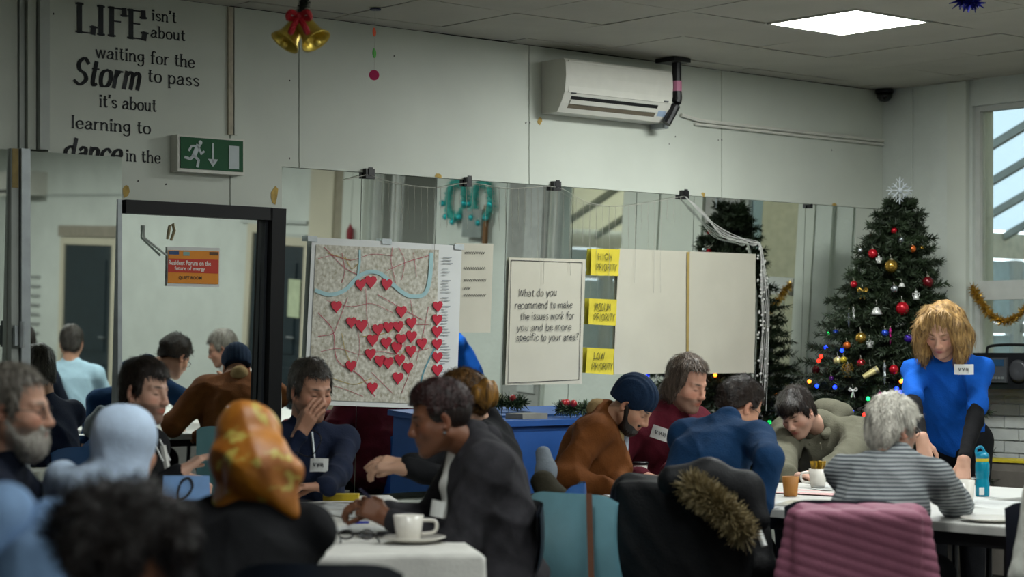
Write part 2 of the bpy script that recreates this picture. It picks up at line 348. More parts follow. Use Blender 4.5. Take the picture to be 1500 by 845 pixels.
def folds(seed, amp=.006, freq=26, n=5, vert=.6):
    r = np.random.RandomState(seed); D = r.normal(size=(n, 3)); D[:, 2] *= vert; D = D / np.linalg.norm(D, axis=1)[:, None] * freq * r.uniform(.4, 1.3, (n, 1)); ph = r.uniform(0, 6.28, n)
    def f(X, Y, Z_):
        o = 0
        for i in range(n):
            wv = 1.2 * np.sin(8 * X + 6 * Y + 10 * Z_ + ph[i]) + .8 * np.sin(17 * X - 13 * Y + 9 * Z_ + 2 * ph[i])
            g = np.sin(.5 * (D[i, 0] * X + D[i, 1] * Y + D[i, 2] * Z_) + ph[i] + wv); o = o + 1.1 - 1.9 * np.abs(g) ** .7
        return -o * amp * .62 / math.sqrt(n)
    return f

# ------------------------------------------------------------------ people
def frame(yaw, pitch=0, roll=0):
    y, p, r = math.radians(yaw), math.radians(pitch), math.radians(roll)
    f0 = np.array([math.cos(y), math.sin(y), 0]); rt = np.array([math.sin(y), -math.cos(y), 0])
    fw = f0 * math.cos(p) - Z * math.sin(p); up = Z * math.cos(p) + f0 * math.sin(p)
    rt2 = rt * math.cos(r) + up * math.sin(r); up2 = up * math.cos(r) - rt * math.sin(r)
    return np.stack([rt2, fw, up2], 1)                  # columns: right, forward, up
M_SKIN = {}
def skin_mat(tone):
    if tone not in M_SKIN:
        m = mat('skin ' + tone, tone, rough=.5, var=.07, scale=30, attr='Col', spec=.35, bump=.05, bscale=150)
        b = m.node_tree.nodes['Principled BSDF']; b.inputs['Subsurface Weight'].default_value = .08; b.inputs['Subsurface Radius'].default_value = (.01, .004, .002)
        M_SKIN[tone] = m
    return M_SKIN[tone]
def head_prims(s, C_, R, k=1.0, lid=.5, fem=False, heavy=0):
    def w(x, y, z): return C_ + R @ (np.array([x, y, z]) * k)
    def E(c, r, kk=.02, sub=False, RR=None): s.el(w(*c), np.array(r) * k, R if RR is None else RR, kk * k, sub)
    def T(a, b, r1, r2, kk=.015, sub=False): s.rc(w(*a), w(*b), r1 * k, r2 * k, kk * k, sub)
    E((0, -.012, .045), (.075, .096, .084)); E((0, .03, -.03), (.058 + heavy, .062, .078), .03)
    for e in (-1, 1):
        T((e * .055, -.002, -.045), (e * .02, .062, -.098), .02 + heavy, .017 + heavy * .6, .03)
        E((e * .04, .052, -.024), (.026 + heavy, .027, .026), .025)
        T((e * .014, .083, .026), (e * .044, .066, .024), .0105, .009, .014)
        E((e * .032, .097, .004), (.019, .016, .013), .012, True)
        E((e * .031, .0705, .004), (.0145, .0135, .0125), .003)
        E((e * .0115, .1, -.032), (.009, .012, .008), .008)
        R2 = R @ np.array(Matrix.Rotation(e * -.35, 3, 'Z'))
        E((e * .078, -.012, -.006), (.0065, .019, .032), .006, False, R2); E((e * .083, -.005, -.004), (.005, .009, .018), .006, True, R2)
    T((0, .086, .018), (0, .108, -.024), .0075, .0105, .014); E((0, .109, -.027), (.0105, .009, .009), .008)
    E((0, .082, -.058), (.03, .014, .022), .02)
    E((0, .0945, -.0565), (.022, .006, .0055), .005); E((0, .0925, -.0675), (.018, .0065, .0065), .005); T((-.02, .1, -.062), (.02, .1, -.062), .0012, .0012, .003, True)
    E((0, .078, -.098), (.021, .017, .018), .02)
    s.fine.append((C_ - .14 * k, C_ + .15 * k))
def face_cols(V, C_, R, k, tone, lip, brow, stubble=None, lash=True, old=0):
    L = (V - C_) @ R / k; c = np.tile(np.array(lin(tone)), (len(V), 1)); x, y, z = np.abs(L[:, 0]), L[:, 1], L[:, 2]
    near = (np.abs(L).max(1) < .16)
    def blend(wt, col):
        nonlocal c
        wt = np.clip(wt, 0, 1)[:, None] * near[:, None]; c = c * (1 - wt) + np.array(col) * wt
    def g(cx, cy, cz, r): return np.exp(-(((x - cx) / r[0]) ** 2 + ((y - cy) / r[1]) ** 2 + ((z - cz) / r[2]) ** 2))
    t = np.array(lin(tone)); red = t * np.array([1.08, .72, .68])
    blend(.55 * g(.042, .07, -.022, (.025, .04, .02)), red); blend(.4 * g(0, .11, -.028, (.014, .02, .012)), red); blend(.5 * g(.08, -.01, 0, (.02, .03, .035)), red)
    if stubble: blend(.7 * ((z < -.038) & (y > .0)) * np.clip((-.03 - z) / .02, 0, 1) * (1 - g(0, .1, -.062, (.02, .05, .006))), lin(stubble))
    blend(1.3 * g(0, .096, -.062, (.021, .03, .0095)), lin(lip))
    blend(1.2 * g(.03, .08, .029, (.017, .04, .0042)), lin(brow))
    if lash:
        blend(1.2 * g(.031, .084, -.0005, (.0125, .02, .003)), (.015, .012, .01))
        blend(.5 * g(.031, .084, .008, (.016, .02, .004)), t * .55)
    return c
def hand(s, wr, fd, dor, side, curl=.35, k=1.0, spread=.02):
    fd = nrm(fd); dor = nrm(dor - fd * (np.asarray(dor) @ fd)); th = np.cross(dor, fd) * side
    def w(t, y, d): return wr + k * (th * t + fd * y + dor * d)
    offs = [.028, .0095, -.009, -.0265]; lens = [.072, .081, .074, .058]
    for i, (o, l) in enumerate(zip(offs, lens)):
        kn = w(o, .09 - abs(i - 1) * .004, 0); s.rc(w(o * .55, .0, 0), kn, .0145 * k, .0115 * k, .012 * k)
        p = kn; a = 0.0; sp = (1.5 - i) * spread
        for sgm, cu in ((.45, curl), (.32, curl * 1.15), (.23, curl * .8)):
            a += cu; d = fd * math.cos(a) - dor * math.sin(a) + th * sp; q = p + nrm(d) * l * sgm * k
            s.rc(p, q, .0088 * k, .0078 * k, .003); p = q
    a = w(.018, .02, -.004); b = w(.044, .052, -.014); c = w(.052, .078, -.022 - .02 * curl); d = w(.05, .1, -.03 - .035 * curl)
    s.rc(a, b, .015 * k, .011 * k, .012); s.rc(b, c, .0105 * k, .0095 * k, .006); s.rc(c, d, .0095 * k, .0078 * k, .004)
    m = wr + fd * .09 * k; s.fine.append((m - .115 * k, m + .115 * k))
def ik(S, W, a, b, hint):
    d = W - S; L = np.linalg.norm(d)
    if L > (a + b) * .995: f = L / ((a + b) * .995); a *= f; b *= f
    x = (a * a - b * b + L * L) / (2 * L); h = math.sqrt(max(0, a * a - x * x)); dn = d / L; hp = nrm(hint - dn * (np.asarray(hint) @ dn))
    return S + dn * x + hp * h
PEOPLE = {}
def person(key, label, px, py, z, yaw, pitch=0, roll=0, body=None, k=1.0, tone='c09078', lip='a8604f', brow='2a1d16', stubble=None, stand=False, wide=1.0, belly=0.0,
           hands=None, garment=('jumper', None), vox=.011, fine=.004, trousers=None, shift=(0, 0), heavy=0, lash=True, hipz=None, seed=1, sleeve_mat=None, short_sleeve=False, collar=True, fold=.015, see_face=True, nb=None, bulk=0.0, sh_drop=0, cuff=.0, spine=.47):
    Hc = P(px, py, z); R = frame(yaw, pitch, roll); body = yaw if body is None else body; B = frame(body); fb = B[:, 1]; rt = B[:, 0]
    hipz = hipz or (.93 if stand else .57)
    fx = .045 + .10 * math.sin(math.radians(pitch)); ncol = frame(yaw)[:, 1]
    Nb = Hc - Z * (.175 - .05 * math.sin(math.radians(max(0, pitch)))) * k - (fb * .5 + ncol * .5) * fx * k
    if nb is not None: Nb = P(*nb)
    Lsp = max(spine * k, Nb[2] - hipz + .001); ca = (Nb[2] - hipz) / Lsp; lean = math.acos(min(1, ca))
    pel = Nb - fb * Lsp * math.sin(lean) - Z * (Nb[2] - hipz) + rt * shift[0] + fb * shift[1]; upt = nrm(Nb - pel); bk = nrm(np.cross(rt, upt)); fo = np.cross(upt, rt)
    T = np.stack([rt, fo, upt], 1)
    root = empty('person', (pel[0], pel[1], 0), label, 'person')
    skin, cl, tr = Shape(), Shape(), Shape()
    W_ = wide * k
    def sp(t): return pel + (Nb - pel) * t
    sh = {e: Nb - upt * (.055 + sh_drop) * k + rt * e * .172 * W_ + fo * .012 for e in (-1, 1)}
    # skin core
    skin.rc(Nb - upt * .03, Hc + R @ np.array([0, -.028, -.055]) * k, .058 * k * (1 + heavy * 6), .054 * k * (1 + heavy * 6), .03)
    skin.el(sp(.62), (.13 * W_, .075 * W_, .19 * k), T, .05); skin.el(sp(.1), (.13 * W_, .09 * W_, .17 * k), T, .05)
    skin.rc(sh[-1], sh[1], .045 * k, .045 * k, .04); head_prims(skin, Hc, R, k, fem=False, heavy=heavy)
    # cloth torso
    cl.el(sp(.62), (.178 * W_ + bulk, .125 * W_ + bulk, .22 * k), T, .06); cl.el(sp(.3) + fo * belly * .6, (.172 * W_ + belly * .5 + bulk, .128 * W_ + belly + bulk, .2 * k), T, .06)
    cl.el(sp(.02), (.188 * W_ + belly * .4 + bulk, .14 * W_ + belly * .5 + bulk, .13 * k), T, .06)
    cl.rc(sh[-1], sh[1], .068 * k + bulk * .6, .068 * k + bulk * .6, .05)
    for e in (-1, 1): cl.rc(sh[e], Nb + upt * .0 + rt * e * .04, .055 * k, .052 * k, .04)
    if collar: cl.rc(Nb - upt * .02, Nb + upt * .035 + fo * .012, .072 * k, .066 * k, .02)
    hs = hands or {}
    arms = {}
    for e in (-1, 1):
        hd = hs.get(e) or dict(w=sp(.3) + rt * e * .2 + fo * .34 + Z * 0)
        Wp = np.asarray(hd['w'], float); hint = hd.get('hint'); hint = -Z * .8 + rt * e * .6 - fo * .15 if hint is None else np.asarray(hint)
        el = ik(sh[e], Wp, .285 * k, .255 * k, hint); fdir = hd.get('f'); fdir = nrm(Wp - el) if fdir is None else np.asarray(fdir)
        dor = hd.get('d'); dor = Z if dor is None else np.asarray(dor)
        arms[e] = (sh[e], el, Wp)
        skin.chain([sh[e], el, Wp], [.045 * k, .036 * k, .026 * k], .02); skin.rc(Wp, Wp + nrm(fdir) * .03, .025 * k, .024 * k, .02)
        hand(skin, Wp + nrm(fdir) * .012, fdir, dor, -e if hd.get('flip') else e, hd.get('curl', .35), k, hd.get('spread', .03))
        fa = nrm(Wp - el)
        if short_sleeve:
            cl.rc(sh[e] + (el - sh[e]) * .02, sh[e] + (el - sh[e]) * .74, .058 * k, .059 * k, .03)
        else:
            cl.rc(sh[e], el, .066 * k + bulk * .7, .058 * k + bulk * .7, .04); cl.rc(el, Wp - fa * (.005 + cuff), .057 * k + bulk * .7, .042 * k + bulk * .4, .025)
    kn = {}
    for e in (-1, 1):
        hip = pel + rt * e * .095 * k - upt * .0
        if stand: knee = hip - Z * .44 + fb * .02; an = np.array([hip[0], hip[1], .09])
        else: knee = hip + fb * .42 * k + rt * e * .05; knee[2] = .52; an = knee + fb * .02; an[2] = .09
        skin.chain([hip, knee, an], [.075, .052, .036], .03); ft = an + fb * .13; ft[2] = .04; skin.rc(np.array([*an[:2], .05]), ft, .036, .03, .02)
        tr.chain([hip, knee, an], [.105 * k, .075, .062], .05)
        shoe = Shape(); a2 = np.array([*(an - fb * .03)[:2], .05]); f2 = np.array([*(an + fb * .15)[:2], .042]); shoe.rc(a2, f2, .049, .041, .02).rc(a2, a2 + Z * .05, .045, .045, .02)
        shoe.obj('shoe', M_BLACKM, root, .014, clip=lambda X, Y, Zz: .004 - Zz + 0 * X + 0 * Y)
    tr.el(pel, (.165 * W_, .13 * W_, .11), T, .06)
    tm = skin_mat(tone)
    skin.obj('body', tm, root, .013, fine, col=lambda V: face_cols(V, Hc, R, k, tone, lip, brow, stubble, lash))
    gname, gm = garment
    cl.obj(gname, gm, root, vox, disp=folds(seed, fold))
    if short_sleeve:
        sl = Shape()
        for e in (-1, 1):
            S_, el, Wp = arms[e]; fa = nrm(Wp - el); sl.rc(S_ + (el - S_) * .55, el, .046, .045, .02); sl.rc(el, Wp - fa * .01, .047, .036, .02)
        sl.obj('undersleeve', sleeve_mat, root, .009, disp=folds(seed + 3, .005, 40))
    tr.obj('trousers', trousers or cloth('black trousers', '15161a'), root, .016, disp=folds(seed + 9, .005))
    d = dict(root=root, Hc=Hc, R=R, k=k, Nb=Nb, T=T, sp=sp, sh=sh, arms=arms, fo=fo, rt=rt, upt=upt, pel=pel, fb=fb, seed=seed)
    PEOPLE[key] = d; return d
def H(d, x, y, z): return d['Hc'] + d['R'] @ (np.array([x, y, z]) * d['k'])
def hair_disp(seed, amp, freq, R):
    r = np.random.RandomState(seed); ph = r.uniform(0, 6.28, 8); rtv, fw, up = R[:, 0], R[:, 1], R[:, 2]
    def f(X, Y, Zz):
        a = X * rtv[0] + Y * rtv[1] + Zz * rtv[2]; b = X * fw[0] + Y * fw[1] + Zz * fw[2]; c = X * up[0] + Y * up[1] + Zz * up[2]
        return amp * (np.sin(freq * (a + .3 * b) + ph[0] + 2 * np.sin(9 * c + ph[1])) + np.sin(freq * .7 * (b - .3 * a) + ph[2] + 2 * np.sin(11 * c + ph[3])) + .5 * np.sin(freq * .5 * (a + b + c) + ph[4])) / 2
    return f
def hair_mat(name, c, c2): return mat(name, c, c2=c2, rough=.45, var=.2, scale=9, stretch=(9, 9, 1.6), bump=.5, bscale=14, spec=.4)
def strands(V, Q, flow, n, ln, wd, lift, seed, clump=.35):
    r = np.random.RandomState(seed); e1, e2 = V[Q[:, 2]] - V[Q[:, 0]], V[Q[:, 3]] - V[Q[:, 1]]; fn = np.cross(e1, e2); fn /= np.linalg.norm(fn, axis=1)[:, None] + 1e-9
    i = r.randint(0, len(Q), n); a, b = r.rand(n, 1), r.rand(n, 1); q = Q[i]
    p = (V[q[:, 0]] * (1 - a) + V[q[:, 1]] * a) * (1 - b) + (V[q[:, 3]] * (1 - a) + V[q[:, 2]] * a) * b; nv = fn[i]
    t = flow(p) + clump * r.normal(size=(n, 3)); t -= (t * nv).sum(1)[:, None] * nv; t /= np.linalg.norm(t, axis=1)[:, None] + 1e-9; s_ = np.cross(nv, t) * (wd / 2)
    L = ln * (.5 + .8 * r.rand(n, 1)); up = lift * (.3 + r.rand(n, 1)); p0 = p - nv * .002; p1 = p + t * L * .5 + nv * up; p2 = p + t * L + nv * up * (.2 + 1.4 * r.rand(n, 1))
    NVv = np.concatenate([V, p0 - s_, p0 + s_, p1 - s_, p1 + s_, p2 - s_ * .2, p2 + s_ * .2]); b0 = len(V); k = np.arange(n)
    f1 = np.stack([b0 + k, b0 + n + k, b0 + 3 * n + k, b0 + 2 * n + k], 1); f2 = np.stack([b0 + 2 * n + k, b0 + 3 * n + k, b0 + 5 * n + k, b0 + 4 * n + k], 1)
    return NVv, np.concatenate([Q, f1, f2])
def hair(d, m, top=.014, side=.006, line=.074, nape=-.075, slope=.55, ears=True, extra=None, amp=.003, freq=110, name='hair', vox=.005, front=True, sub=None, wid=.074, ln=.032, n=2600, lift=.004, flow=None, clump=.35):
    s = Shape(); R, k = d['R'], d['k']; Hc = d['Hc']
    s.el(H(d, 0, -.014, .05), np.array([.077 + side, .098 + top * .8, .083 + top]) * k, R, .02)
    s.el(H(d, 0, -.046, -.018), np.array([.066 + side, .058 + side, .075]) * k, R, .03)
    for e in (-1, 1): s.rc(H(d, e * .073, .014, .035), H(d, e * .0725, .016, -.01), (.012 + side * .5) * k, .006 * k, .015)
    for q in extra or []:
        if q[0] == 'e': s.el(H(d, *q[1]), np.array(q[2]) * k, R, q[3] if len(q) > 3 else .02)
        else: s.rc(H(d, *q[1]), H(d, *q[2]), q[3] * k, q[4] * k, q[5] if len(q) > 5 else .02)
    if front: s.bx(H(d, 0, .105, line - .12), np.array([wid - .022, .045, .095]) * k, R, .025 * k, .012, True)
    if ears:
        for e in (-1, 1): s.el(H(d, e * .09, -.008, -.026), np.array([.03, .03, .04]) * k, R, .01, True)
    for q in sub or []: s.el(H(d, *q[0]), np.array(q[1]) * k, R, .012, True)
    up, fw = R[:, 2], R[:, 1]; dsp = hair_disp(d['seed'], amp, freq, R)
    def clip(X, Y, Zz):
        z = (X - Hc[0]) * up[0] + (Y - Hc[1]) * up[1] + (Zz - Hc[2]) * up[2]; y = (X - Hc[0]) * fw[0] + (Y - Hc[1]) * fw[1] + (Zz - Hc[2]) * fw[2]
        return (nape + slope * (y / k + .1)) * k - z + 1.5 * dsp(X, Y, Zz)
    V, Q = s.mesh(vox, None, dsp, clip if nape is not None else None)
    cr = H(d, 0, -.045, .125); tgt = H(d, *flow) if flow is not None else None
    fl = (lambda p: (tgt - p) / (np.linalg.norm(tgt - p, axis=1)[:, None] + 1e-6)) if tgt is not None else (lambda p: (p - cr) / (np.linalg.norm(p - cr, axis=1)[:, None] + .01) - .35 * up)
    V, Q = strands(V, Q, fl, n, ln * k, .0028, lift, d['seed'], clump)
    return link(name, V, Q, m, d['root'], True)
def glasses(d, c='1a1a1c'):
    mb = MB(); k = d['k']
    for e in (-1, 1):
        ring = [H(d, e * (.033 + .022 * math.cos(a)), .099 - .006 * abs(math.cos(a)), .002 + .017 * math.sin(a)) for a in np.linspace(0, 2 * math.pi, 15)]
        mb.tube(ring, .0016, 5); mb.tube([H(d, e * .055, .095, .006), H(d, e * .078, .04, .008), H(d, e * .082, -.01, .004)], .0016, 5)
    mb.tube([H(d, -.011, .1, .004), H(d, .011, .1, .004)], .0016, 5)
    mb.obj('glasses', mat('spectacle frame ' + c, c, rough=.3), d['root'])
def badge(d, px, py, wpx, hpx, zz, nv, tilt=0, ink=True, c=None):
    """paper name sticker lying on the clothes"""
    nv = nrm(nv); a = nrm(np.cross(Z, nv)); b = np.cross(nv, a); ct = math.cos(tilt); st_ = math.sin(tilt); a, b = a * ct + b * st_, b * ct - a * st_
    if a[0] < 0: a = -a
    if b[2] < 0: b = -b
    c0 = P(px, py, zz); W2, H2 = wpx * zz / F / 2 / max(.35, abs(a[0])), hpx * zz / F / 2
    mb = MB().sheet(lambda i, j: c0 + a * (2 * i - 1) * W2 + b * (2 * j - 1) * H2 + nv * (.004 - .008 * (2 * i - 1) ** 2), 4, 1, -nv * .002)
    o = mb.obj('name_sticker', M_PAPERW, d['root']); tag(o, 'white paper name sticker')
    if ink:
        mi = MB()
        for q in range(3):
            pts = [c0 + a * W2 * (-.6 + q * .42 + t * .3) + b * H2 * (.35 * math.sin(9 * t + q)) + nv * .006 for t in np.linspace(0, 1, 6)]; mi.tube(pts, .0016, 4)
        mi.obj('handwriting', M_INK, o)
# ------------------------------------------------------------------ the setting
def uw(px, py=300, n=0.0): return wall(px, py, n)[0]
PL, PD = Plane(2.32, 2.2), Plane(2.12, 2.6, -.015)
P1 = Plane(wall(100, 226)[1], 1.5, .03)
def mright(px, py, uc=UC, pl=PL):                       # where a ray mirrored in the leaning mirror meets the plane u = uc
    r = ray(px, py); p = pl.hit(px, py); q = r - 2 * (r @ pl.n) * pl.n; t = (uc - (p - O) @ U) / (q @ U); h = p + q * t
    return (h - O) @ N, h[2]
struct('floor', MB().rbox(-14, 10, -6, 14, -.1, 0), M_FLOOR)
# ceiling: slab above, loose-laid square tiles below
GU, GN = .857, 1.67
ceil_o = struct('ceiling', MB().rbox(-14, UC + .3, -.3, 14, CEIL + .016, CEIL + .12), M_DARKGAP)
rnd = random.Random(4)
tile_me = None
for i in range(-5, 5):
    for j in range(-3, 4):
        if (i, j) == (0, 0): continue
        u, n = GU + .6 * i, GN + .6 * j
        u0, u1, n0, n1 = u - .296, min(u + .296, UC - .003), max(n - .296, .003), n + .296
        if n1 - n0 < .03 or u1 - u0 < .03: continue
        dz = [rnd.uniform(0, .007) for _ in range(4)]
        c = [(u0, n0), (u1, n0), (u1, n1), (u0, n1)]
        mb = MB().hexa([rw(a, b, CEIL + d) for (a, b), d in zip(c, dz)] + [rw(a, b, CEIL + .014) for a, b in c])
        mb.obj('ceiling_tile', M_CEIL, ceil_o)
ub, nb = GU - .6 * 5.5, GN + .6 * 3.5
MB().rbox(-14, ub, .003, 14, CEIL, CEIL + .014).rbox(ub + .004, UC - .003, nb + .004, 14, CEIL, CEIL + .014).obj('ceiling_board', M_CEIL, ceil_o)
def led_panel(u, n, label, z=CEIL + .004, s=LED):
    r = empty('ceiling_light', rw(u, n, z), label, 'ceiling light')
    a = .296
    fm = MB().rbox(u - a, u + a, n - a, n - a + .016, z - .006, z + .01).rbox(u - a, u + a, n + a - .016, n + a, z - .006, z + .01).rbox(u - a, u - a + .016, n - a, n + a, z - .006, z + .01).rbox(u + a - .016, u + a, n - a, n + a, z - .006, z + .01)
    fm.obj('frame', M_WHITEP, r)
    MB().rbox(u - a + .016, u + a - .016, n - a + .016, n + a - .016, z - .002, z + .006).obj('diffuser', mat('led diffuser %d' % s, 'f1f6f3', emit=s, var=0), r)
led_panel(GU, GN, 'square white led panel glowing in the tiled ceiling near the air conditioner')
for u, n, t, q in ((.857, 4.07, 'above the right tables', .85), (-1.543, 4.07, 'above the white clothed tables', .75), (.857, 6.47, 'beyond the right tables, toward the viewer', .7), (.857, 8.87, 'far to the right of the viewer', 1.2), (.857, 11.27, 'beyond the far dark door on the right', 1.0), (-3.943, 4.07, 'above the man with the grey beard', .5), (-3.943, 6.47, 'above the nearest curly haired person', .5), (-6.343, 8.87, 'directly above the viewer', .6), (-8.743, 8.87, 'behind the viewer', .7), (-6.343, 11.27, 'behind the viewer, toward the far wall', .9)):
    led_panel(u, n, 'added unseen led panel in the ceiling ' + t, CEIL - .012, LED2 * q)  # out-of-view panels added as fill for the foreground, left side and right wall
# mirror wall
wb = struct('wall_back', MB().rbox(-14, UC + .3, -.4, -.25, -.02, CEIL + .1), M_WALL)
def board(u0, u1, h0, h1, m=M_WALL, n=0.0, name='wall_board', n0=-.25, g0=.003, g1=.003): return MB().rbox(u0 + g0, u1 - g1, n0, n, h0, h1).obj(name, m, wb)
U1 = uw(70, 100); UD0, UD1 = uw(175, 300), uw(400, 300); T1 = wall(100, 226)[1]; TD = wall(290, 299)[1]; UM0, UM1 = uw(413, 250), uw(1254, 302)
TM = 2.32
board(-14, uw(28, 100), P1.p[2] - .35, CEIL, n=-.01); board(uw(28, 100), U1, P1.p[2] - .35, CEIL, n=-.06)
board(U1, UD0, T1 - .04, CEIL, g1=0); board(UD0, uw(337, 100), TD, CEIL, g0=0); board(uw(337, 100), UM0, TD, CEIL, g1=0); board(UM0, uw(438, 100), TM, CEIL, g0=0); board(uw(438, 100), uw(775, 100), TM, CEIL)
board(uw(775, 100), uw(1057, 100), TM, CEIL); board(uw(1057, 100), UC, TM, CEIL)
board(UD1 - .02, UM0, 0, TD); board(UM1, UC, 0, TM - .004, n=-.002)
board(-14, UM1, 0, .6, n=-.0); board(-14, uw(-12, 300), .6, P1.p[2] - .352, n=-.02)
st = mat('glue residue', 'b89a52', rough=.8, var=.3, scale=30)
def blot(name, px, py, rx, ry, m, seed, n=.0012, k=9):
    r = random.Random(seed); u, h = wall(px, py); f = .0034
    pts = [rw(u + rx * f * math.cos(a) * (q := r.uniform(.55, 1.15)), n, h + ry * f * math.sin(a) * q) for a in np.linspace(0, 2 * math.pi, k, endpoint=False)]
    MB().prism(pts, N * .0006).obj(name, m, wb)
for k, (px, py, rx, ry) in enumerate(((184, 280, 6, 11), (402, 286, 8, 14), (270, 235, 4, 9), (1030, 285, 6, 5), (1222, 299, 9, 3), (642, 258, 7, 4), (790, 177, 6, 7))): blot('glue_mark', px, py, rx, ry, st, k)
for k, (px, py) in enumerate(((424, 118), (424, 232), (770, 180), (776, 180), (1052, 205), (1057, 205), (989, 200), (980, 211), (577, 82), (202, 265), (243, 270), (1218, 220), (78, 20))): blot('screw_hole', px, py, 1.4, 1.6, M_DARKGAP, k)
# battens, pipes and panel edges at the left end
um = lambda px: uw(px, 120)
tb = lambda n, u0, u1, n0, n1, h0, h1, m: struct(n, MB().rbox(u0, u1, n0, n1, h0, h1), m)
tb('trim_1', um(29), um(36), -.055, .0, T1 + .01, CEIL - .002, M_TRIM); tb('trim_2', um(38), um(50), -.055, .02, T1 + .01, CEIL - .002, M_WALL); tb('trim_3', um(52), um(66), -.055, .045, T1 + .01, CEIL - .002, M_TRIM)
tb('trim_4', um(333), um(340), .001, .012, wall(335, 197)[1], CEIL - .003, mat('bare wood batten', 'b8b09c', rough=.8, var=.15, scale=30)); tb('trim_5', um(341), um(346), .001, .016, wall(335, 197)[1], CEIL - .003, M_WALL)
tb('trim_6', uw(9, 300), uw(20, 300), .015, .05, .02, T1 + .005, M_TRIM); tb('trim_7', uw(21, 300), uw(34, 300), .015, .07, .02, T1 + .005, M_ALU)
tb('trim_8', uw(10, 240), uw(19, 240), .051, .054, wall(15, 276)[1], T1 + .004, mat('yellowed edge tape', 'a8935e', rough=.7, var=.2))
lt = empty('door_bolt', rw(uw(17, 490), .06, wall(17, 490)[1]), 'worn metal latch on the aluminium strip at the far left', 'latch')
uu, hh = uw(17, 490), wall(17, 490)[1]
MB().rbox(uu - .03, uu + .035, .07, .09, hh - .05, hh + .04).obj('plate', M_ALU, lt); MB().tube([rw(uu, .095, hh - .06), rw(uu, .1, hh + .06)], .012, 8).obj('bolt', M_ALU, lt)
# mirrors
def mirror_sheet(pl, u0, u1, h0, h1, parent, m=M_MIRROR, th=.005, name='mirror_sheet'):
    a = [pl.at(u0, h0), pl.at(u1, h0), pl.at(u1, h1), pl.at(u0, h1)]
    return MB().prism(a[::-1], -pl.n * th).obj(name, m, parent)
mr = empty('wall_mirror', rw((UM0 + UM1) / 2, 0, .63), 'long frameless wall mirror of upright sheets under the air conditioner', 'mirror')
sx = [UM0] + [uw(p) for p in (530, 640, 743, 840, 933, 1017, 1103, 1180)] + [UM1]
for a, b in zip(sx[:-1], sx[1:]): mirror_sheet(PL, a + .002, b - .002, .64, TM - .003, mr)
m1 = empty('wall_mirror', rw(uw(100), 0, .1), 'tall narrow mirror left of the black door frame, covering the wall lettering', 'mirror')
mirror_sheet(P1, uw(35), uw(174), .05, T1, m1); mirror_sheet(P1, uw(-40), uw(8), .05, T1, m1)
# black framed mirror door
dr = empty('mirrored_door', rw((UD0 + UD1) / 2, 0, 0), 'tall mirrored door in a black frame under the green exit sign', 'door')
mirror_sheet(PD, UD0, UD1 - .03, .03, TD, dr, name='mirror_pane')
hb = wall(290, 318)[1]
MB().rbox(UD0 + .01, uw(391, 310), -.02, .045, hb, TD).obj('top_rail', M_BLACKP, dr)
MB().hexa([PL.at(uw(388, 590), .02, .01), PL.at(uw(405, 590), .02, .01), PL.at(uw(405, 590), .02, .075), PL.at(uw(388, 590), .02, .075), PL.at(uw(391, 310), TD, .0), PL.at(uw(411, 310), TD, .0), PL.at(uw(411, 310), TD, .06), PL.at(uw(391, 310), TD, .06)]).obj('side_rail', M_BLACKP, dr)
MB().hexa([PL.at(uw(384, 590), .02, .0), PL.at(uw(388, 590), .02, .0), PL.at(uw(388, 590), .02, .03), PL.at(uw(384, 590), .02, .03), PL.at(uw(387, 310), TD - .06, -.01), PL.at(uw(391, 310), TD - .06, -.01), PL.at(uw(391, 310), TD - .06, .02), PL.at(uw(387, 310), TD - .06, .02)]).obj('rail_lip', mat('worn dark paint', '2b3036', rough=.5), dr)
MB().rbox(uw(168), uw(174), .0, .03, .03, TD + .0).obj('edge_strip', M_ALU, dr)
# right wall with its windows, built of bays
M_FRAME = mat('window frame white', 'b9bcb6', rough=.45, var=.05)
TH = .22
bays = [(-.25, .71), (1.25, 2.42), (3.25, 4.67), (5.58, 14)]
mbw = MB()
for a, b in bays: mbw.rbox(UC, UC + TH, a, b, -.02, CEIL + .1)
for a, b in ((.71, 1.25), (2.42, 3.25), (4.67, 5.58)): mbw.rbox(UC + .03, UC + TH, a, b, -.02, 1.14); mbw.rbox(UC, UC + TH, a, b, 2.93, CEIL + .1)
wr = struct('wall_right', mbw, M_WALLR)
M_BRICK = mat('white painted brick', 'b6bab6', rough=.6, var=.08, scale=12, bump=.3, bscale=40); rnd = random.Random(8)
for c in range(15):                                    # painted bricks under the first window
    n = .715 - (.115 if c % 2 else 0)
    while n < 1.25:
        a, b = max(n + .004, .714), min(n + .221, 1.249)
        if b - a > .03: MB().rbox(UC + .012 + rnd.uniform(-.003, .003), UC + .028, a, b, c * .076 + .004, c * .076 + .072).obj('brick', M_BRICK, wr)
        n += .225
MB().rbox(UC - .03, UC - .002, .40, .54, .02, CEIL - .002).obj('pilaster_panel', M_WALLR, wr); MB().rbox(UC - .04, UC - .003, .545, .69, .02, CEIL - .002).obj('pilaster_panel', M_WALL, wr)
MB().rbox(UC - .012, UC - .002, .235, .25, .02, CEIL - .01).obj('pipe', M_WALLR, wr)
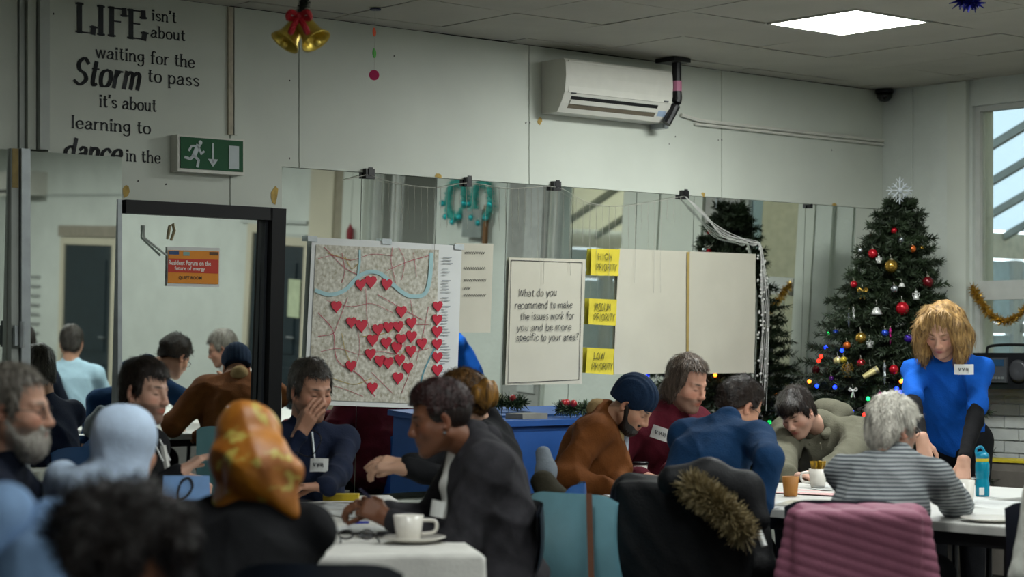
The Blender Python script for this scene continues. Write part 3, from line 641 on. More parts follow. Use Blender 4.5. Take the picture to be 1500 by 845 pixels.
def window(nm, a, b, h0, h1, tr=(1.71, 1.83), glass=True):
    f = MB(); t = .035; u0, u1 = UC + .03, UC + .09
    f.rbox(u0, u1, a, a + t, h0, h1).rbox(u0, u1, b - t, b, h0, h1).rbox(u0, u1, a + t, b - t, h0, h0 + t).rbox(u0, u1, a + t, b - t, h1 - t, h1)
    o = struct(nm, f, M_FRAME)
    if tr: MB().rbox(u0 - .02, u1, a + t, b - t, *tr).obj('transom', M_FRAME, o)
    segs = [(h0 + t, tr[0]), (tr[1], h1 - t)] if tr else [(h0 + t, h1 - t)]
    for c, d in segs: MB().rbox(u0 + .03, u0 + .036, a + t, b - t, c, d).obj('pane', M_GLASS, o)
    return o
w1 = window('window_1', .71, 1.25, 1.16, 2.93); w2 = window('window_2', 2.42, 3.25, 1.16, 2.93, None); w3 = window('window_3', 4.67, 5.25, 1.16, 2.93, None)
MB().rbox(UC - .1, UC + .11, .69, 1.27, 1.12, 1.158).obj('window_sill', M_FRAME, w1)
d3 = window('door_1', 5.27, 5.57, .05, 2.9, None)
# bands of board and paint on the far part of the right wall
for a, b, m, e in ((1.25, 1.58, mat('grey reveal', '9a9a94', rough=.6), .02), (1.6, 2.02, M_WALL, .03), (2.04, 2.41, M_WALL, .03), (3.26, 3.72, mat('grey translucent sheet', '8f918c', rough=.5), .02), (5.6, 5.76, M_WALL, .05), (5.77, 5.9, M_WALL, .05), (5.9, 6.06, mat('beige board', '8f8874', rough=.7), .015), (6.07, 6.42, M_CREAM, .03)):
    MB().rbox(UC - e, UC - .001, a, b, .02, 2.9).obj('wall_panel', m, wr)
MB().rbox(UC - .035, UC - .02, 3.3, 3.5, .8, 2.8).obj('wall_panel', mat('light grey sheet edge', 'a9aca8'), wr)
for h in (1.9, 2.02): MB().rbox(UC - .03, UC - .001, 6.46, 7.5, h, h + .03).obj('rail_moulding', M_TRIM, wr)
# dark doors far along the right wall
M_DOOR = mat('dark blue green door', '1b2a30', rough=.45, var=.15, scale=8)
def dark_door(nm, a, b, h1, parent=None):
    o = struct(nm, MB().rbox(UC - .03, UC - .002, a, b, .02, h1), M_DOOR)
    for c, d in ((.15, .72), (.85, h1 - .15)): 
        MB().rbox(UC - .042, UC - .03, a + .12, b - .12, c, d).obj('door_panel', M_DOOR, o)
    t = .08
    MB().rbox(UC - .05, UC - .002, a - t, a - .002, .02, h1 + t).rbox(UC - .05, UC - .002, b + .002, b + t, .02, h1 + t).rbox(UC - .05, UC - .002, a, b, h1 + .002, h1 + t).obj('door_frame', M_CREAM, o)
    MB().tube([rw(UC - .075, a + .07, 1), rw(UC - .075, a + .17, 1)], .01, 8).obj('door_handle', M_ALU, o); return o
va, _ = mright(450, 400); vb, _ = mright(372, 420, pl=PD); dh = mright(440, 361)[1]
dark_door('door_2', va, vb, max(dh, 1.6))
v0, h0 = mright(100, 358, pl=P1); v1, _ = mright(170, 358, pl=P1)
dark_door('door_3', v1, v0, h0)
MB().rbox(UC - .07, UC - .002, v1 - .12, v0 + .1, h0 + .085, h0 + .2).obj('door_head', mat('taupe board', '8d8676', rough=.7), wr)
a0, hA = mright(34, 386, pl=P1); a1, _ = mright(60, 386, pl=P1)
vg = MB()
for q in range(14):
    z_ = .25 + q * (hA - .3) / 14; vg.rbox(UC - .012, UC - .004, a1, a0 + .3, z_, z_ + .03)
go = thing('wall_grille', vg, mat('grey grille slats', '8f938f', rough=.5), 'grey slatted vent grille on the far white brick wall, seen in the narrow mirror', 'vent')
q0, hq0 = mright(70, 252, pl=P1); q1, hq1 = mright(70, 287, pl=P1)
ac2 = empty('air_conditioner', rw(UC, q0 + .4, hq1), 'white air conditioner on the far brick wall, seen only in the narrow mirror', 'air conditioner')
MB().rbox(UC - .2, UC - .002, q0, q0 + .85, hq1, hq0).obj('casing', M_WHITEP, ac2); MB().rbox(UC - .205, UC - .2, q0 + .06, q0 + .8, hq1 + .03, hq1 + .06).obj('air_slot', M_BLACKM, ac2)
pv, ph = mright(170, 285, pl=P1)
thing('wall_conduit', MB().tube([rw(UC - .015, pv - 1, ph), rw(UC - .015, q0 - .01, ph)], .012, 6), M_TRIM, 'thin pipe along the far brick wall beside the small air conditioner', 'pipe')
# other walls that close the room
struct('wall_left', MB().rbox(-14.2, -14, -.4, 14, -.02, CEIL + .1), M_WALL); struct('wall_front', MB().rbox(-14.2, UC + .3, 14, 14.2, -.02, CEIL + .1), M_WALL)
# conservatory beyond the windows
E0, E1 = UC + TH + .01, UC + 6.2
NA, NB_, RS = -3.0, 8.6, .43                               # low eaves at both ends, ridge between
NR = (NA + NB_) / 2; EV = 2.52; EV2 = 2.1
struct('ground', MB().rbox(E0, E1 + 3, NA - 3, NB_ + 3, -.12, -.01), mat('pale paving', '8d8a82', rough=.8))
RG = EV + RS * (NR - NA)
def roofh(n): return RG - RS * (NR - n) if n < NR else RG - (n - NR) * (RG - EV2) / (NB_ - NR)
def roof_slab(nm, n0, n1, a, b, m, parent=None, dz=0):
    mb = MB().hexa([rw(u, n, roofh(n) + c + dz) for c in (0, .01) for u, n in ((a, n0), (b, n0), (b, n1), (a, n1))])
    return mb.obj(nm, m, parent) if parent else struct(nm, mb, m)
rf = roof_slab('conservatory_roof', NA, 1.6, E0, E1, M_POLY)
M_RAF = mat('grey roof bar', '7c8078', rough=.5); M_BLIND = cloth_glow('cream roof blind', 'ddd6c2', .62)
for k in range(9):
    u = E0 + .25 + k * .72
    for n0, n1 in ((NA, NR), (NR, NB_)): MB().hexa([rw(a, n, roofh(n) + c) for c in (-.09, -.02) for a, n in ((u, n0), (u + .05, n0), (u + .05, n1), (u, n1))]).obj('roof_bar', M_RAF, rf)
roof_slab('roof_blind', 1.6, NR, E0, E1, M_BLIND, rf, -.012); roof_slab('roof_blind', NR, NB_ - .05, E0, E1, M_BLIND, rf, -.012); roof_slab('roof_blind', NA, .9, E0, E0 + .42, M_BLIND, rf, -.015)
M_CR = mat('cream render', 'c9c3ae', rough=.7)
cw = struct('conservatory_wall', MB().rbox(E0, E1, NA - .1, NA, EV - .26, EV - .02).rbox(E0, E1, NB_, NB_ + .1, EV2 - .2, EV2 + .02).rbox(E0, E1, NA - .1, NA, 0, .5).rbox(E0, E1, NB_, NB_ + .1, 0, .5).rbox(E1, E1 + .1, NA, NB_, 0, 2.05), M_CR)
M_PANE = mat('pale obscured pane', 'b4c6ca', rough=.4, var=.1); M_INF = mat('cream infill panel', 'c9c4b2', rough=.5)
for nn, EV in ((NA - .05, EV), (NB_ + .05, EV2 + .07)):
    for k in range(9):
        u = E0 + .02 + k * .68
        MB().rbox(u, u + .09, nn - .05, nn + .05, .5, EV - .27).rbox(u + .09, u + .68, nn - .04, nn + .04, 1.55, 1.65).rbox(u + .12, u + .17, nn - .04, nn + .04, .5, EV - .27).obj('upvc_post', M_FRAME, cw)
        MB().rbox(u + .18, u + .675, nn - .01, nn + .01, .5, 1.54).rbox(u + .18, u + .675, nn - .01, nn + .01, 1.66, EV - .28).obj('pane', M_PANE if k % 3 else M_INF, cw)
MB().prism([rw(E1, n, h) for n, h in ((NA, 2.05), (NB_, 2.05), (NB_, EV2), (NR, RG), (NA, 2.5))], U * .05).obj('gable_board', M_CR, cw)
v5, h5 = mright(640, 306, UC + 1.4); v6, h6 = mright(598, 328, UC + 1.4)
fh = empty('fan_heater', rw(UC + 1.4, (v5 + v6) / 2, h6), 'cream fan unit with a round vent, mirrored left of the teal wreaths', 'fan')
MB().rbox(UC + 1.4, UC + 1.6, min(v5, v6) - .1, max(v5, v6) + .1, h6, h5).obj('casing', M_CREAM, fh)
vc, hc_ = mright(609, 318, UC + 1.38); MB().lathe([(.0, 0), (.07, 0), (.08, .02), (.05, .03)], rw(UC + 1.4, vc, hc_), 14, -U).obj('round_vent', mat('grey vent', '8f958c'), fh)
MB().tube([rw(UC + 1.5, (v5 + v6) / 2, h5), rw(UC + 1.5, (v5 + v6) / 2, roofh((v5 + v6) / 2) - .05)], .015, 6).obj('bracket', M_RAF, fh)
g0 = mright(640, 262, UC + .6); g1 = mright(592, 300, UC + .6)
thing('green_beam', MB().tube([rw(UC + .6, g0[0] - .4, g0[1] + .25), rw(UC + .6, g1[0] + .3, g1[1] - .16)], .07, 4), mat('green painted beam', '6f9484', rough=.5), 'sloping green painted beam outside, mirrored above the map', 'beam')
g2 = mright(600, 263, UC + .9)
thing('pink_brick_pier', MB().rbox(UC + .8, UC + 1.0, g2[0] - .3, g2[0] + .4, 1.9, 2.6), mat('pink brick', 'a8857c', rough=.8, var=.2, scale=30), 'pinkish brick pier outside the window, mirrored above the map', 'pier')
# ------------------------------------------------------------------ things on the mirror wall
def wtext(mb, t, pxa, pxb, ybase, xh_px, thick, thin, slant=0, serif=True, xs=1):
    ua, hb = wall(pxa, ybase); ub_, _ = wall(pxb, ybase); z = P(pxa, ybase, 1); sc_ = np.linalg.norm((rw(ua, 0, hb) - CAMP)[:2]) / F
    xh = xh_px * sc_; return lettering(mb, t, rw(ua, 0, hb), U, Z, ub_ - ua, xh, thick, thin, N * .002, serif, slant)
tx = MB()
wtext(tx, 'LIFE', 110, 216, 46, 26, .027, .007); wtext(tx, "isn't", 222, 259, 29.5, 10, .0085, .004); wtext(tx, 'about', 220, 272, 54, 10, .0085, .004)
wtext(tx, 'waiting for the', 140, 286, 84, 11, .009, .004); wtext(tx, 'Storm', 105, 206, 122, 24, .022, .008, .22, False); wtext(tx, 'to pass', 216, 293, 119, 11.5, .009, .004)
wtext(tx, "it's about", 145, 230, 156, 11, .009, .004); wtext(tx, 'learning to', 104, 222, 187, 11, .009, .004)
wtext(tx, 'dance', 92, 178, 233, 19, .02, .008, .22, False); wtext(tx, 'in the', 184, 236, 235.5, 10.5, .0085, .004)
thing('wall_lettering', tx, mat('charcoal vinyl letters', '24272b', rough=.6), 'large dark lettering about life and a storm painted on the white wall', 'lettering')
# exit sign
ua, ha = wall(263, 199, .07); ub_, _ = wall(357, 199, .07); hb = wall(263, 247, .07)[1]; hbB = hb
ex = empty('exit_sign', rw((ua + ub_) / 2, 0, hb), 'green exit sign light box with running figure, arrow and door above the black frame', 'sign')
MB().rbox(ua - .008, ub_ + .008, .002, .066, hb - .012, ha + .008).obj('light_box', M_WHITEP, ex)
pn = MB().rbox(ua + .006, ub_ - .004, .0665, .071, hb + .004, ha - .002).obj('sign_panel', mat('exit green', '06512c', rough=.5, var=.05, spec=.25), ex)
def S(x, y): return rw(ua + x * (ub_ - ua), .0725, hb + y * (ha - hb))
M_PICT = mat('pictogram white', 'bcc6c8', rough=.5, var=.05)
def limb(pm, pts, w_):
    for (a, b) in zip(pts[:-1], pts[1:]):
        d = np.array([(b[0] - a[0]) * 2, b[1] - a[1]]); e = np.array([-d[1], d[0]]) / (np.linalg.norm(d) + 1e-9) * w_; e[0] /= 2
        d = (np.array(b) - np.array(a)) * .12; a = np.array(a) - d; b = np.array(b) + d
        pm.prism([S(a[0] - e[0], a[1] - e[1]), S(b[0] - e[0], b[1] - e[1]), S(b[0] + e[0], b[1] + e[1]), S(a[0] + e[0], a[1] + e[1])], N * .0008)
pm = MB().lathe([(.0, 0), (.011, 0), (.011, .001), (0, .001)], S(.315, .84), 12, N)
for pts, w_ in (([(.28, .74), (.215, .42)], .07), ([(.285, .7), (.33, .5), (.37, .58)], .032), ([(.27, .73), (.18, .72), (.14, .58)], .032), ([(.225, .42), (.285, .3), (.27, .1)], .042), ([(.21, .42), (.16, .32), (.08, .36)], .042)): limb(pm, pts, w_)
pm.obj('running_figure', M_PICT, ex); pm = MB(); limb(pm, [(.51, .8), (.51, .3)], .03); pm.prism([S(*q) for q in ((.43, .36), (.59, .36), (.51, .12))], N * .0008); pm.obj('arrow', M_PICT, ex); MB().prism([S(*q) for q in ((.76, .1), (.92, .1), (.92, .82), (.76, .82))], N * .0008).obj('door_symbol', M_PICT, ex)
# air conditioner
uA = uw(793, 130); uB = wall(985, 110, .2)[0]; hT = wall(820, 84, .19)[1]; hBt = wall(806, 163, .12)[1]
acn = empty('air_conditioner', rw((uA + uB) / 2, 0, hBt), 'white wall air conditioner high on the mirror wall near the ceiling', 'air conditioner')
Hh = hT - hBt
prof = [(.002, 0), (.13, .0), (.165, .05), (.195, .11), (.205, .2), (.2, .27), (.185, Hh), (.002, Hh)]
MB().prism([rw(uA, n, hBt + h) for n, h in prof], U * (uB - uA)).obj('casing', M_WHITEP, acn)
def acq(u0, u1, a, b, e, m, name):                       # strip following the front between profile heights a..b
    def pn_(h): return np.interp(h, [q[1] for q in prof[1:7]], [q[0] for q in prof[1:7]])
    MB().hexa([rw(u0, pn_(a) - .01, hBt + a), rw(u1, pn_(a) - .01, hBt + a), rw(u1, pn_(a) + e, hBt + a), rw(u0, pn_(a) + e, hBt + a), rw(u0, pn_(b) - .01, hBt + b), rw(u1, pn_(b) - .01, hBt + b), rw(u1, pn_(b) + e, hBt + b), rw(u0, pn_(b) + e, hBt + b)]).obj(name, m, acn)
LW = uB - uA
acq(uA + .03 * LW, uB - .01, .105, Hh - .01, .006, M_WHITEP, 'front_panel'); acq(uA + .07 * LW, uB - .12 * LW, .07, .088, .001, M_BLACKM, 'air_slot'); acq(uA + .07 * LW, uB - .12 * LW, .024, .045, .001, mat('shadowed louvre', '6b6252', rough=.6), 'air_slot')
acq(uA + .07 * LW, uB - .12 * LW, .046, .066, .008, M_WHITEP, 'louvre_flap'); acq(uB - .1 * LW, uB - .02, .03, .06, .002, mat('indicator strip', '9fb4cc'), 'display_strip')
acq(uA + .06 * LW, uA + .1 * LW, .1, .106, .008, mat('grey print', '55585a'), 'brand_plate'); acq(uB - .08 * LW, uB - .04 * LW, .108, .116, .008, mat('grey print', '55585a'), 'brand_plate')
pp = catmull([rw(uB + .045, .19, CEIL - .01), rw(uB + .045, .19, hBt + Hh * .75), rw(uB + .045, .19, hBt + Hh * .4), rw(uB - .02, .17, hBt - .01)], 6)
MB().tube(pp, .028, 10).obj('insulated_pipe', M_BLACKM, acn); MB().rbox(uB - .04, uB + .1, .1, .25, CEIL - .028, CEIL - .004).obj('pipe_collar', M_BLACKM, acn)
MB().tube([rw(uB + .045, .19, hBt + Hh * .62), rw(uB + .045, .19, hBt + Hh * .82)], .031, 10).obj('pink_tape', mat('pink tape', 'b5708c', rough=.6), acn)
MB().rbox(uB + .0, uB + .05, .02, .12, hBt - .03, hBt + .07).obj('drain_box', M_ALU, acn)
MB().tube([rw(uB + .12, .02, hBt + .06), rw(uB + .19, .02, hBt + .06), rw(uB + .19, .02, hBt + .17), rw(uB + .12, .02, hBt + .17)], .008, 6).obj('drain_bracket', M_ALU, acn)
c0 = wall(998, 174); c1 = wall(1293, 209)
cd = empty('wall_conduit', rw(c0[0], 0, c0[1]), 'white conduit running from the air conditioner to the room corner', 'pipe')
MB().tube([rw(c0[0] - .02, .02, c0[1] + .02), rw(c0[0] + .15, .02, c0[1] - .003), rw(UC - .02, .02, c1[1] + .01)], .011, 6).obj('upper_pipe', M_WHITEP, cd); MB().tube([rw(c0[0] + .1, .018, c0[1] - .025), rw(UC - .02, .018, c1[1] - .015)], .009, 6).obj('lower_pipe', M_WHITEP, cd)
cm = empty('dome_camera', rw(UC - .1, .07, CEIL - .1), 'small black dome camera in the ceiling corner above the tree', 'camera')
MB().lathe([(.0, 0), (.03, .006), (.05, .03), (.055, .06)], rw(UC - .07, .07, CEIL - .082), 16).obj('dome', mat('smoked dome', '08080a', rough=.15), cm, True); MB().lathe([(.06, 0), (.06, .02)], rw(UC - .07, .07, CEIL - .022), 16).obj('mount', M_BLACKM, cm)
# paper on the mirrors
def paper(name, cs, m, label=None, cat=None, off=.012, wave=.004, seed=1, pl=PL, parent=None, nx=14, ny=14, th=.0015, group=None):
    c = [pl.hit(px, py, off) for px, py in cs]; r = random.Random(seed); ph = [r.uniform(0, 6) for _ in range(4)]
    def f(i, j):
        p = (c[0] * (1 - i) + c[1] * i) * (1 - j) + (c[3] * (1 - i) + c[2] * i) * j
        return p + pl.n * wave * (math.sin(5 * j + 3 * i + ph[0]) * .5 + math.sin(11 * i - 4 * j + ph[1]) * .25 + math.sin(17 * j + 5 * i + ph[2]) * .2 + .8 * (j > .9) * (j - .9) * 8)
    o = MB().sheet(f, nx, ny, -pl.n * th).obj(name, m, parent, True)
    if label: tag(o, label, cat, group)
    return o
TAPE = mat('tan tape', 'a58f55', rough=.6)
s0 = paper('flip_chart_sheet', [(668, 356), (723, 357), (718, 487), (666, 487)], M_PAPER, 'flip chart sheet with faint writing half hidden behind the right edge of the map', 'paper', .008, .002)
ti = MB()
for k, (y, a, b) in enumerate(((370, 681, 710), (393, 679, 712), (410, 679, 713), (422, 679, 690), (432, 679, 713))):
    ti.tube([PL.hit(x, y + 2.2 * math.sin(x * 1.9 + k), .0135) for x in np.arange(a, b, 1.1)], .0017, 4)
ti.obj('handwriting', mat('faded ink', '5a5a55'), s0)
s1 = paper('flip_chart_sheet', [(746, 377), (858, 380), (852, 562), (740, 564)], M_PAPER, 'flip chart sheet with a handwritten question and a drawn border, beside the map', 'paper', .012, .003, 2)
hw = MB()
for k, (t, a, b, y, q) in enumerate((('What do you', 759, 816, 434, 9), ('recommend to make', 754, 839, 452, 9), ('the issues work for', 762, 841, 468, 9), ('you and be more', 757, 837, 484.5, 9), ('specific to your area?', 756, 848, 499, 9))):
    o_ = PL.hit(a, y, .0175); e_ = PL.hit(b, y - 1, .0175); hw_ = e_ - o_; lettering(hw, t, o_, nrm(hw_), PL.up, np.linalg.norm(hw_), q * .0038 * .75, .0036, .0032, PL.n * .001, False, .08, .06, k + 5)
hw.obj('handwriting', M_INK, s1)
bo = MB()
for pts in (((749, 381), (853, 384.5)), ((853, 384.5), (848, 556)), ((848, 556), (744, 561)), ((744, 561), (749, 381))): bo.tube([PL.hit(*[pts[0][k] + (pts[1][k] - pts[0][k]) * t for k in (0, 1)], .0165) for t in np.linspace(0, 1, 9)], .0016, 4)
bo.obj('drawn_border', M_INK, s1)
s2 = paper('flip_chart_sheet', [(906, 364), (1008, 368), (1006, 546), (899, 548)], M_PAPER, 'blank flip chart sheet right of the yellow priority notes', 'paper', .012, .004, 3)
s3 = paper('flip_chart_sheet', [(1010, 368), (1108, 372), (1104, 546), (1008, 547)], M_PAPER, 'blank creased flip chart sheet nearest the Christmas tree', 'paper', .014, .006, 7)
paper('tape_strip', [(1006.5, 369), (1010.5, 369), (1009, 520), (1005.5, 520)], TAPE, None, None, .02, .001, 1, PL, s2, 1, 6)
M_YEL = mat('yellow sticky note', 'd8c63c', rough=.75, var=.05)
for k, (cs, a, b, lab) in enumerate((([(866, 364), (908, 365), (906, 404), (865, 403)], 'HIGH', 'PRIORITY', 'topmost yellow note with handwriting about high priority'), ([(863, 437), (904, 439), (902, 477), (862, 475)], 'MEDIUM', 'PRIORITY', 'middle yellow note with handwriting about medium priority'), ([(860, 509), (900, 511), (898, 549), (858, 546)], 'LOW', 'PRIORITY', 'lowest yellow note with handwriting about low priority'))):
    o = paper('sticky_note', cs, M_YEL, lab, 'note', .018, .003, 20 + k, group='yellow priority notes')
    q = MB(); x0, y0 = cs[0]
    for t, yy, a0, a1 in ((a, 17, 9, 32 if len(a) > 3 else 26), (b, 32, 7, 38)):
        p0 = PL.hit(x0 + a0, y0 + yy, .0255); p1 = PL.hit(x0 + a1, y0 + yy + .5, .0255); d_ = p1 - p0; lettering(q, t, p0, nrm(d_), PL.up, np.linalg.norm(d_), .025, .004, .004, PL.n * .001, False, 0, .05, k)
    q.obj('handwriting', mat('pencil ink', '5b5a2c'), o)
# poster on the mirror door
def quad_uv(cs, pl, off):
    c = [pl.hit(px, py, off) for px, py in cs]
    return lambda x, y: (c[0] * (1 - x) + c[1] * x) * (1 - y) + (c[3] * (1 - x) + c[2] * x) * y
po = paper('poster', [(245, 361), (322, 363), (321, 421), (244, 419)], M_PAPERW, 'small orange and red poster pointing to a quiet room, on the mirrored door', 'poster', .008, .001, 1, PD)
q = quad_uv([(245, 361), (322, 363), (321, 421), (244, 419)], PD, .0115)
def band(x0, x1, y0, y1, c, e=0, name='print'): MB().prism([q(x0, y1) + PD.n * e, q(x1, y1) + PD.n * e, q(x1, y0) + PD.n * e, q(x0, y0) + PD.n * e], PD.n * .0004).obj(name, mat('print ' + c, c, rough=.6, var=.04), po)
band(.02, .985, .09, .92, 'e08a14'); band(.02, .97, .3, .65, 'c4301c', .001); band(.03, .22, .11, .2, '2a4a78', .001); band(.8, .97, .11, .19, '5a3b22', .001); band(.3, .42, .12, .22, '7fa8a0', .001)
px_, pu_ = nrm(q(1, .5) - q(0, .5)), nrm(q(.5, 0) - q(.5, 1)); wp = np.linalg.norm(q(1, .5) - q(0, .5)); hp = np.linalg.norm(q(.5, 0) - q(.5, 1))
sans('print', 'Resident Forum on the', mat('white print', 'e6e2da', var=.02), po, q(.03, .46) + PD.n * .002, px_, pu_, wp * .8, hp * .12, .02); sans('print', 'future of energy', MATS['white print'], po, q(.14, .62) + PD.n * .002, px_, pu_, wp * .58, hp * .13, .02)
sans('print', 'QUIET ROOM', mat('brown print', '3a2a18'), po, q(.22, .83) + PD.n * .002, px_, pu_, wp * .44, hp * .1, .02)
rg = MB(); rg.tube([PD.hit(*p, .004) for p in ((246, 350), (249, 331), (254, 328), (256, 338), (251, 352))], .006, 5)
thing('tape_loop', rg, mat('cream cord', 'a89c7c', rough=.8), 'loop of cream cord above the quiet room poster', 'cord')
hk = MB().tube([PD.hit(211, 330, .01), PD.hit(211, 348, .012), PD.hit(244, 374, .03)], .006, 6); thing('hook_arm', hk, M_TRIM, 'pale metal arm hooked on the mirrored door left of the poster', 'hook')
# the street map
mp = empty('street_map', PL.hit(560, 595), 'large street map with red heart stickers taped to the mirror', 'map')
mc = [(457, 347), (677, 360), (668, 600), (445, 592)]
paper('map_sheet', mc, M_PAPERW, None, None, .02, .002, 4, PL, mp)
A4 = np.array([[457, 347], [677, 360], [668, 600], [445, 592]], float)
def mq(x, y, off=.024):                                   # map picture point in photograph pixels -> sheet
    return PL.hit(x, y, off)
inn = [(463, 358), (643, 366), (636, 592), (452, 585)]
paper('map_print', inn, mat('printed street plan', '9d9784', rough=.7, var=.2, scale=52, c2='d8d6cb'), None, None, .0235, .002, 4, PL, mp, th=.0004)
def cz(x, y): return 400 + x * .438, 230 + y * .438        # notes taken on an enlarged view
def route(pts, w_, m, name, off=.0275):
    p = catmull([np.array(cz(*a)) for a in pts], 5); mb = MB()
    for a, b in zip(p[:-1], p[1:]):
        d = nrm(b - a); e = np.array([-d[1], d[0]]) * w_ / 2 * (.8 if 'road' in name else 1)
        mb.add([mq(*(a - e), off), mq(*(b - e + d * .3), off), mq(*(b + e + d * .3), off), mq(*(a + e), off)], [(0, 1, 2, 3)])
    return mb.obj(name, m, mp)
M_RIV = mat('river print', 'a2c6ca', rough=.7, var=.05)
route([(140, 445), (190, 460), (240, 445), (280, 405), (320, 384), (360, 390), (400, 425), (450, 462), (500, 462), (520, 430), (528, 370), (530, 320)], 5.8, M_RIV, 'river_print'); route([(540, 640), (505, 715), (490, 775)], 2.2, mat('canal print', '5f8f9a'), 'river_print'); route([(290, 310), (290, 350), (284, 395)], 3, M_RIV, 'river_print')
M_RD, M_RD2 = mat('red road print', 'b0505e', rough=.7), mat('yellow road print', 'b09a58', rough=.7)
for k, (pts, w_) in enumerate((([(150, 520), (200, 580), (215, 680), (290, 730), (340, 800)], 1.4), ([(310, 440), (315, 540), (330, 600)], .9), ([(350, 460), (420, 500), (500, 545)], 1.1), ([(170, 300), (240, 370), (300, 400)], 1), ([(380, 380), (450, 350), (520, 330)], 1), ([(150, 600), (200, 590), (215, 560), (250, 470)], 1), ([(400, 300), (395, 350), (410, 420)], .9), ([(230, 320), (240, 380), (230, 420)], 1), ([(430, 560), (520, 560)], .8), ([(330, 720), (400, 790)], .9), ([(150, 340), (200, 330), (260, 345), (330, 325), (400, 330)], .8), ([(420, 300), (440, 350), (430, 410)], .8), ([(470, 320), (480, 400)], .8), ([(180, 480), (260, 500), (330, 490), (400, 520)], .8), ([(460, 480), (470, 560), (440, 620), (460, 700), (430, 790)], .8), ([(160, 650), (220, 640), (290, 660), (360, 650), (430, 660), (520, 640)], .8), ([(140, 760), (220, 770), (300, 800)], .8), ([(280, 560), (290, 640), (270, 720)], .8), ([(520, 500), (500, 600), (480, 680)], .8))):
    route(pts, w_, M_RD, 'road_print', .0272)
for pts in ([(230, 590), (240, 640), (255, 680)], [(240, 330), (262, 372), (290, 352)], [(200, 740), (270, 760), (330, 740)], [(400, 690), (450, 640)], [(300, 600), (370, 590), (440, 560)], [(180, 320), (260, 345)]): route(pts, 1.2, M_RD2, 'road_print', .0271)
leg = MB()
for y in np.arange(372, 592, 4.2):
    if rnd.random() < .8: 
        x0 = 649 - (y - 372) * .03; ww = rnd.uniform(6, 15); leg.prism([mq(x0, y + 1.4, .0262), mq(x0 + ww, y + 1.6, .0262), mq(x0 + ww, y + .4, .0262), mq(x0, y + .2, .0262)], PL.n * .0003)
leg.obj('legend_print', mat('grey legend print', '9aa0a2'), mp)
hearts = [(292, 425), (326, 415), (379, 424), (211, 498), (428, 515), (261, 551), (295, 562), (350, 575), (385, 567), (418, 565), (462, 553), (332, 610), (378, 620), (427, 608), (462, 598), (497, 622), (413, 635), (325, 657), (460, 647), (357, 680), (384, 686), (423, 677), (450, 703), (417, 737), (260, 697), (331, 770), (550, 498), (548, 542), (548, 582), (548, 624), (549, 668), (549, 711), (546, 752)]
hpts = []
for t in np.linspace(0, 2 * math.pi, 16, endpoint=False): hpts.append((.5 * math.sin(t) ** 3 * 1.0, (13 * math.cos(t) - 5 * math.cos(2 * t) - 2 * math.cos(3 * t) - math.cos(4 * t)) / 32))
M_HEART = mat('red foam heart', 'c01f38', rough=.55, var=.06)
for k, (x, y) in enumerate(hearts):
    px, py = cz(x, y); c = mq(px, py, .0285); s_ = .072 * (1.06 if k in (1, 6) else 1) * rnd.uniform(.94, 1.04); t = rnd.uniform(-.12, .12); a, b = U * math.cos(t) + PL.up * math.sin(t), PL.up * math.cos(t) - U * math.sin(t)
    MB().prism([c + a * s_ * hx + b * s_ * hy for hx, hy in hpts][::-1], PL.n * .004).obj('heart_sticker', M_HEART, mp)
for x, y in ((457, 350), (566, 354), (672, 362)): paper('tape_strip', [(x - 6, y - 5), (x + 8, y - 4), (x + 8, y + 4), (x - 6, y + 3)], mat('clear tape', 'c9d0d2', rough=.2), None, None, .026, .001, 1, PL, mp, 2, 2)
# clips and light strings along the mirror top
for k, (px, py, lab) in enumerate(((541, 254, 'black bulldog clip on the mirror top above the map'), (686, 266, 'narrow black clip on the mirror top beside the teal wreaths'), (815, 272, 'black clip on the mirror top above the handwritten sheet'), (1003, 285, 'black clip on the mirror top above the blank sheets'), (1187, 302, 'tiny dark clip on the mirror top nearest the tree'))):
    u, h = wall(px, py, .02); s_ = .027 if k < 4 else .012
    cl_ = empty('bulldog_clip', rw(u, 0, h - s_), lab, 'clip'); MB().rbox(u - s_ * (.7 if k == 1 else 1.05), u + s_ * (.7 if k == 1 else 1.05), .004, .03, h - s_, h + s_ * .9).obj('clip_body', M_BLACKM, cl_); MB().rbox(u - s_ * .5, u + s_ * .5, .03, .034, h - s_ * .4, h + s_ * 1.15).obj('clip_lever', M_BLACKM, cl_)
ic = MB(); rnd = random.Random(12)
sag = [(541, 256), (580, 268), (640, 275), (686, 268), (750, 276), (815, 274), (860, 296), (905, 302), (950, 297), (1003, 287)]
wl = catmull([PL.hit(x, y, .03) for x, y in sag], 5); ic.tube(wl, .0015, 4); ic.tube([PL.hit(508, 263, .02), PL.hit(541, 255, .03)], .002, 4)
for x in np.arange(560, 1003, 9.5):
    y0 = np.interp(x, [a for a, b in sag], [b for a, b in sag]); ln = rnd.uniform(20, 70) if rnd.random() < .6 else rnd.uniform(60, 150)
    ic.tube([PL.hit(x + rnd.uniform(-1, 1) * t * 2, y0 + ln * t, .028) for t in (0, .3, .65, 1)], .0011, 3)
thing('icicle_lights', ic, M_WIRE, 'thin clear wire of unlit icicle lights hung along the mirror top', 'string lights')
ib = MB()
for k in range(9):
    o1, o2 = rnd.uniform(-3, 3), rnd.uniform(-4, 4)
    ib.tube(catmull([PL.hit(1003 + k * .3, 288, .03), PL.hit(1030 + o1, 314 + o2 * 1.8, .035), PL.hit(1060 + o2, 338 + o1 * 3.5, .04), PL.hit(1100 + o1, 355 + o2 * 2, .045), PL.hit(1113 + o1, 362, .05), PL.hit(1115 + o2 + k, 420, .05), PL.hit(1116 + o1 + k * 1.2, 480, .05), PL.hit(1113 + o2 + k * .9, 530 + k * 9, .05)], 7), .0015, 4)
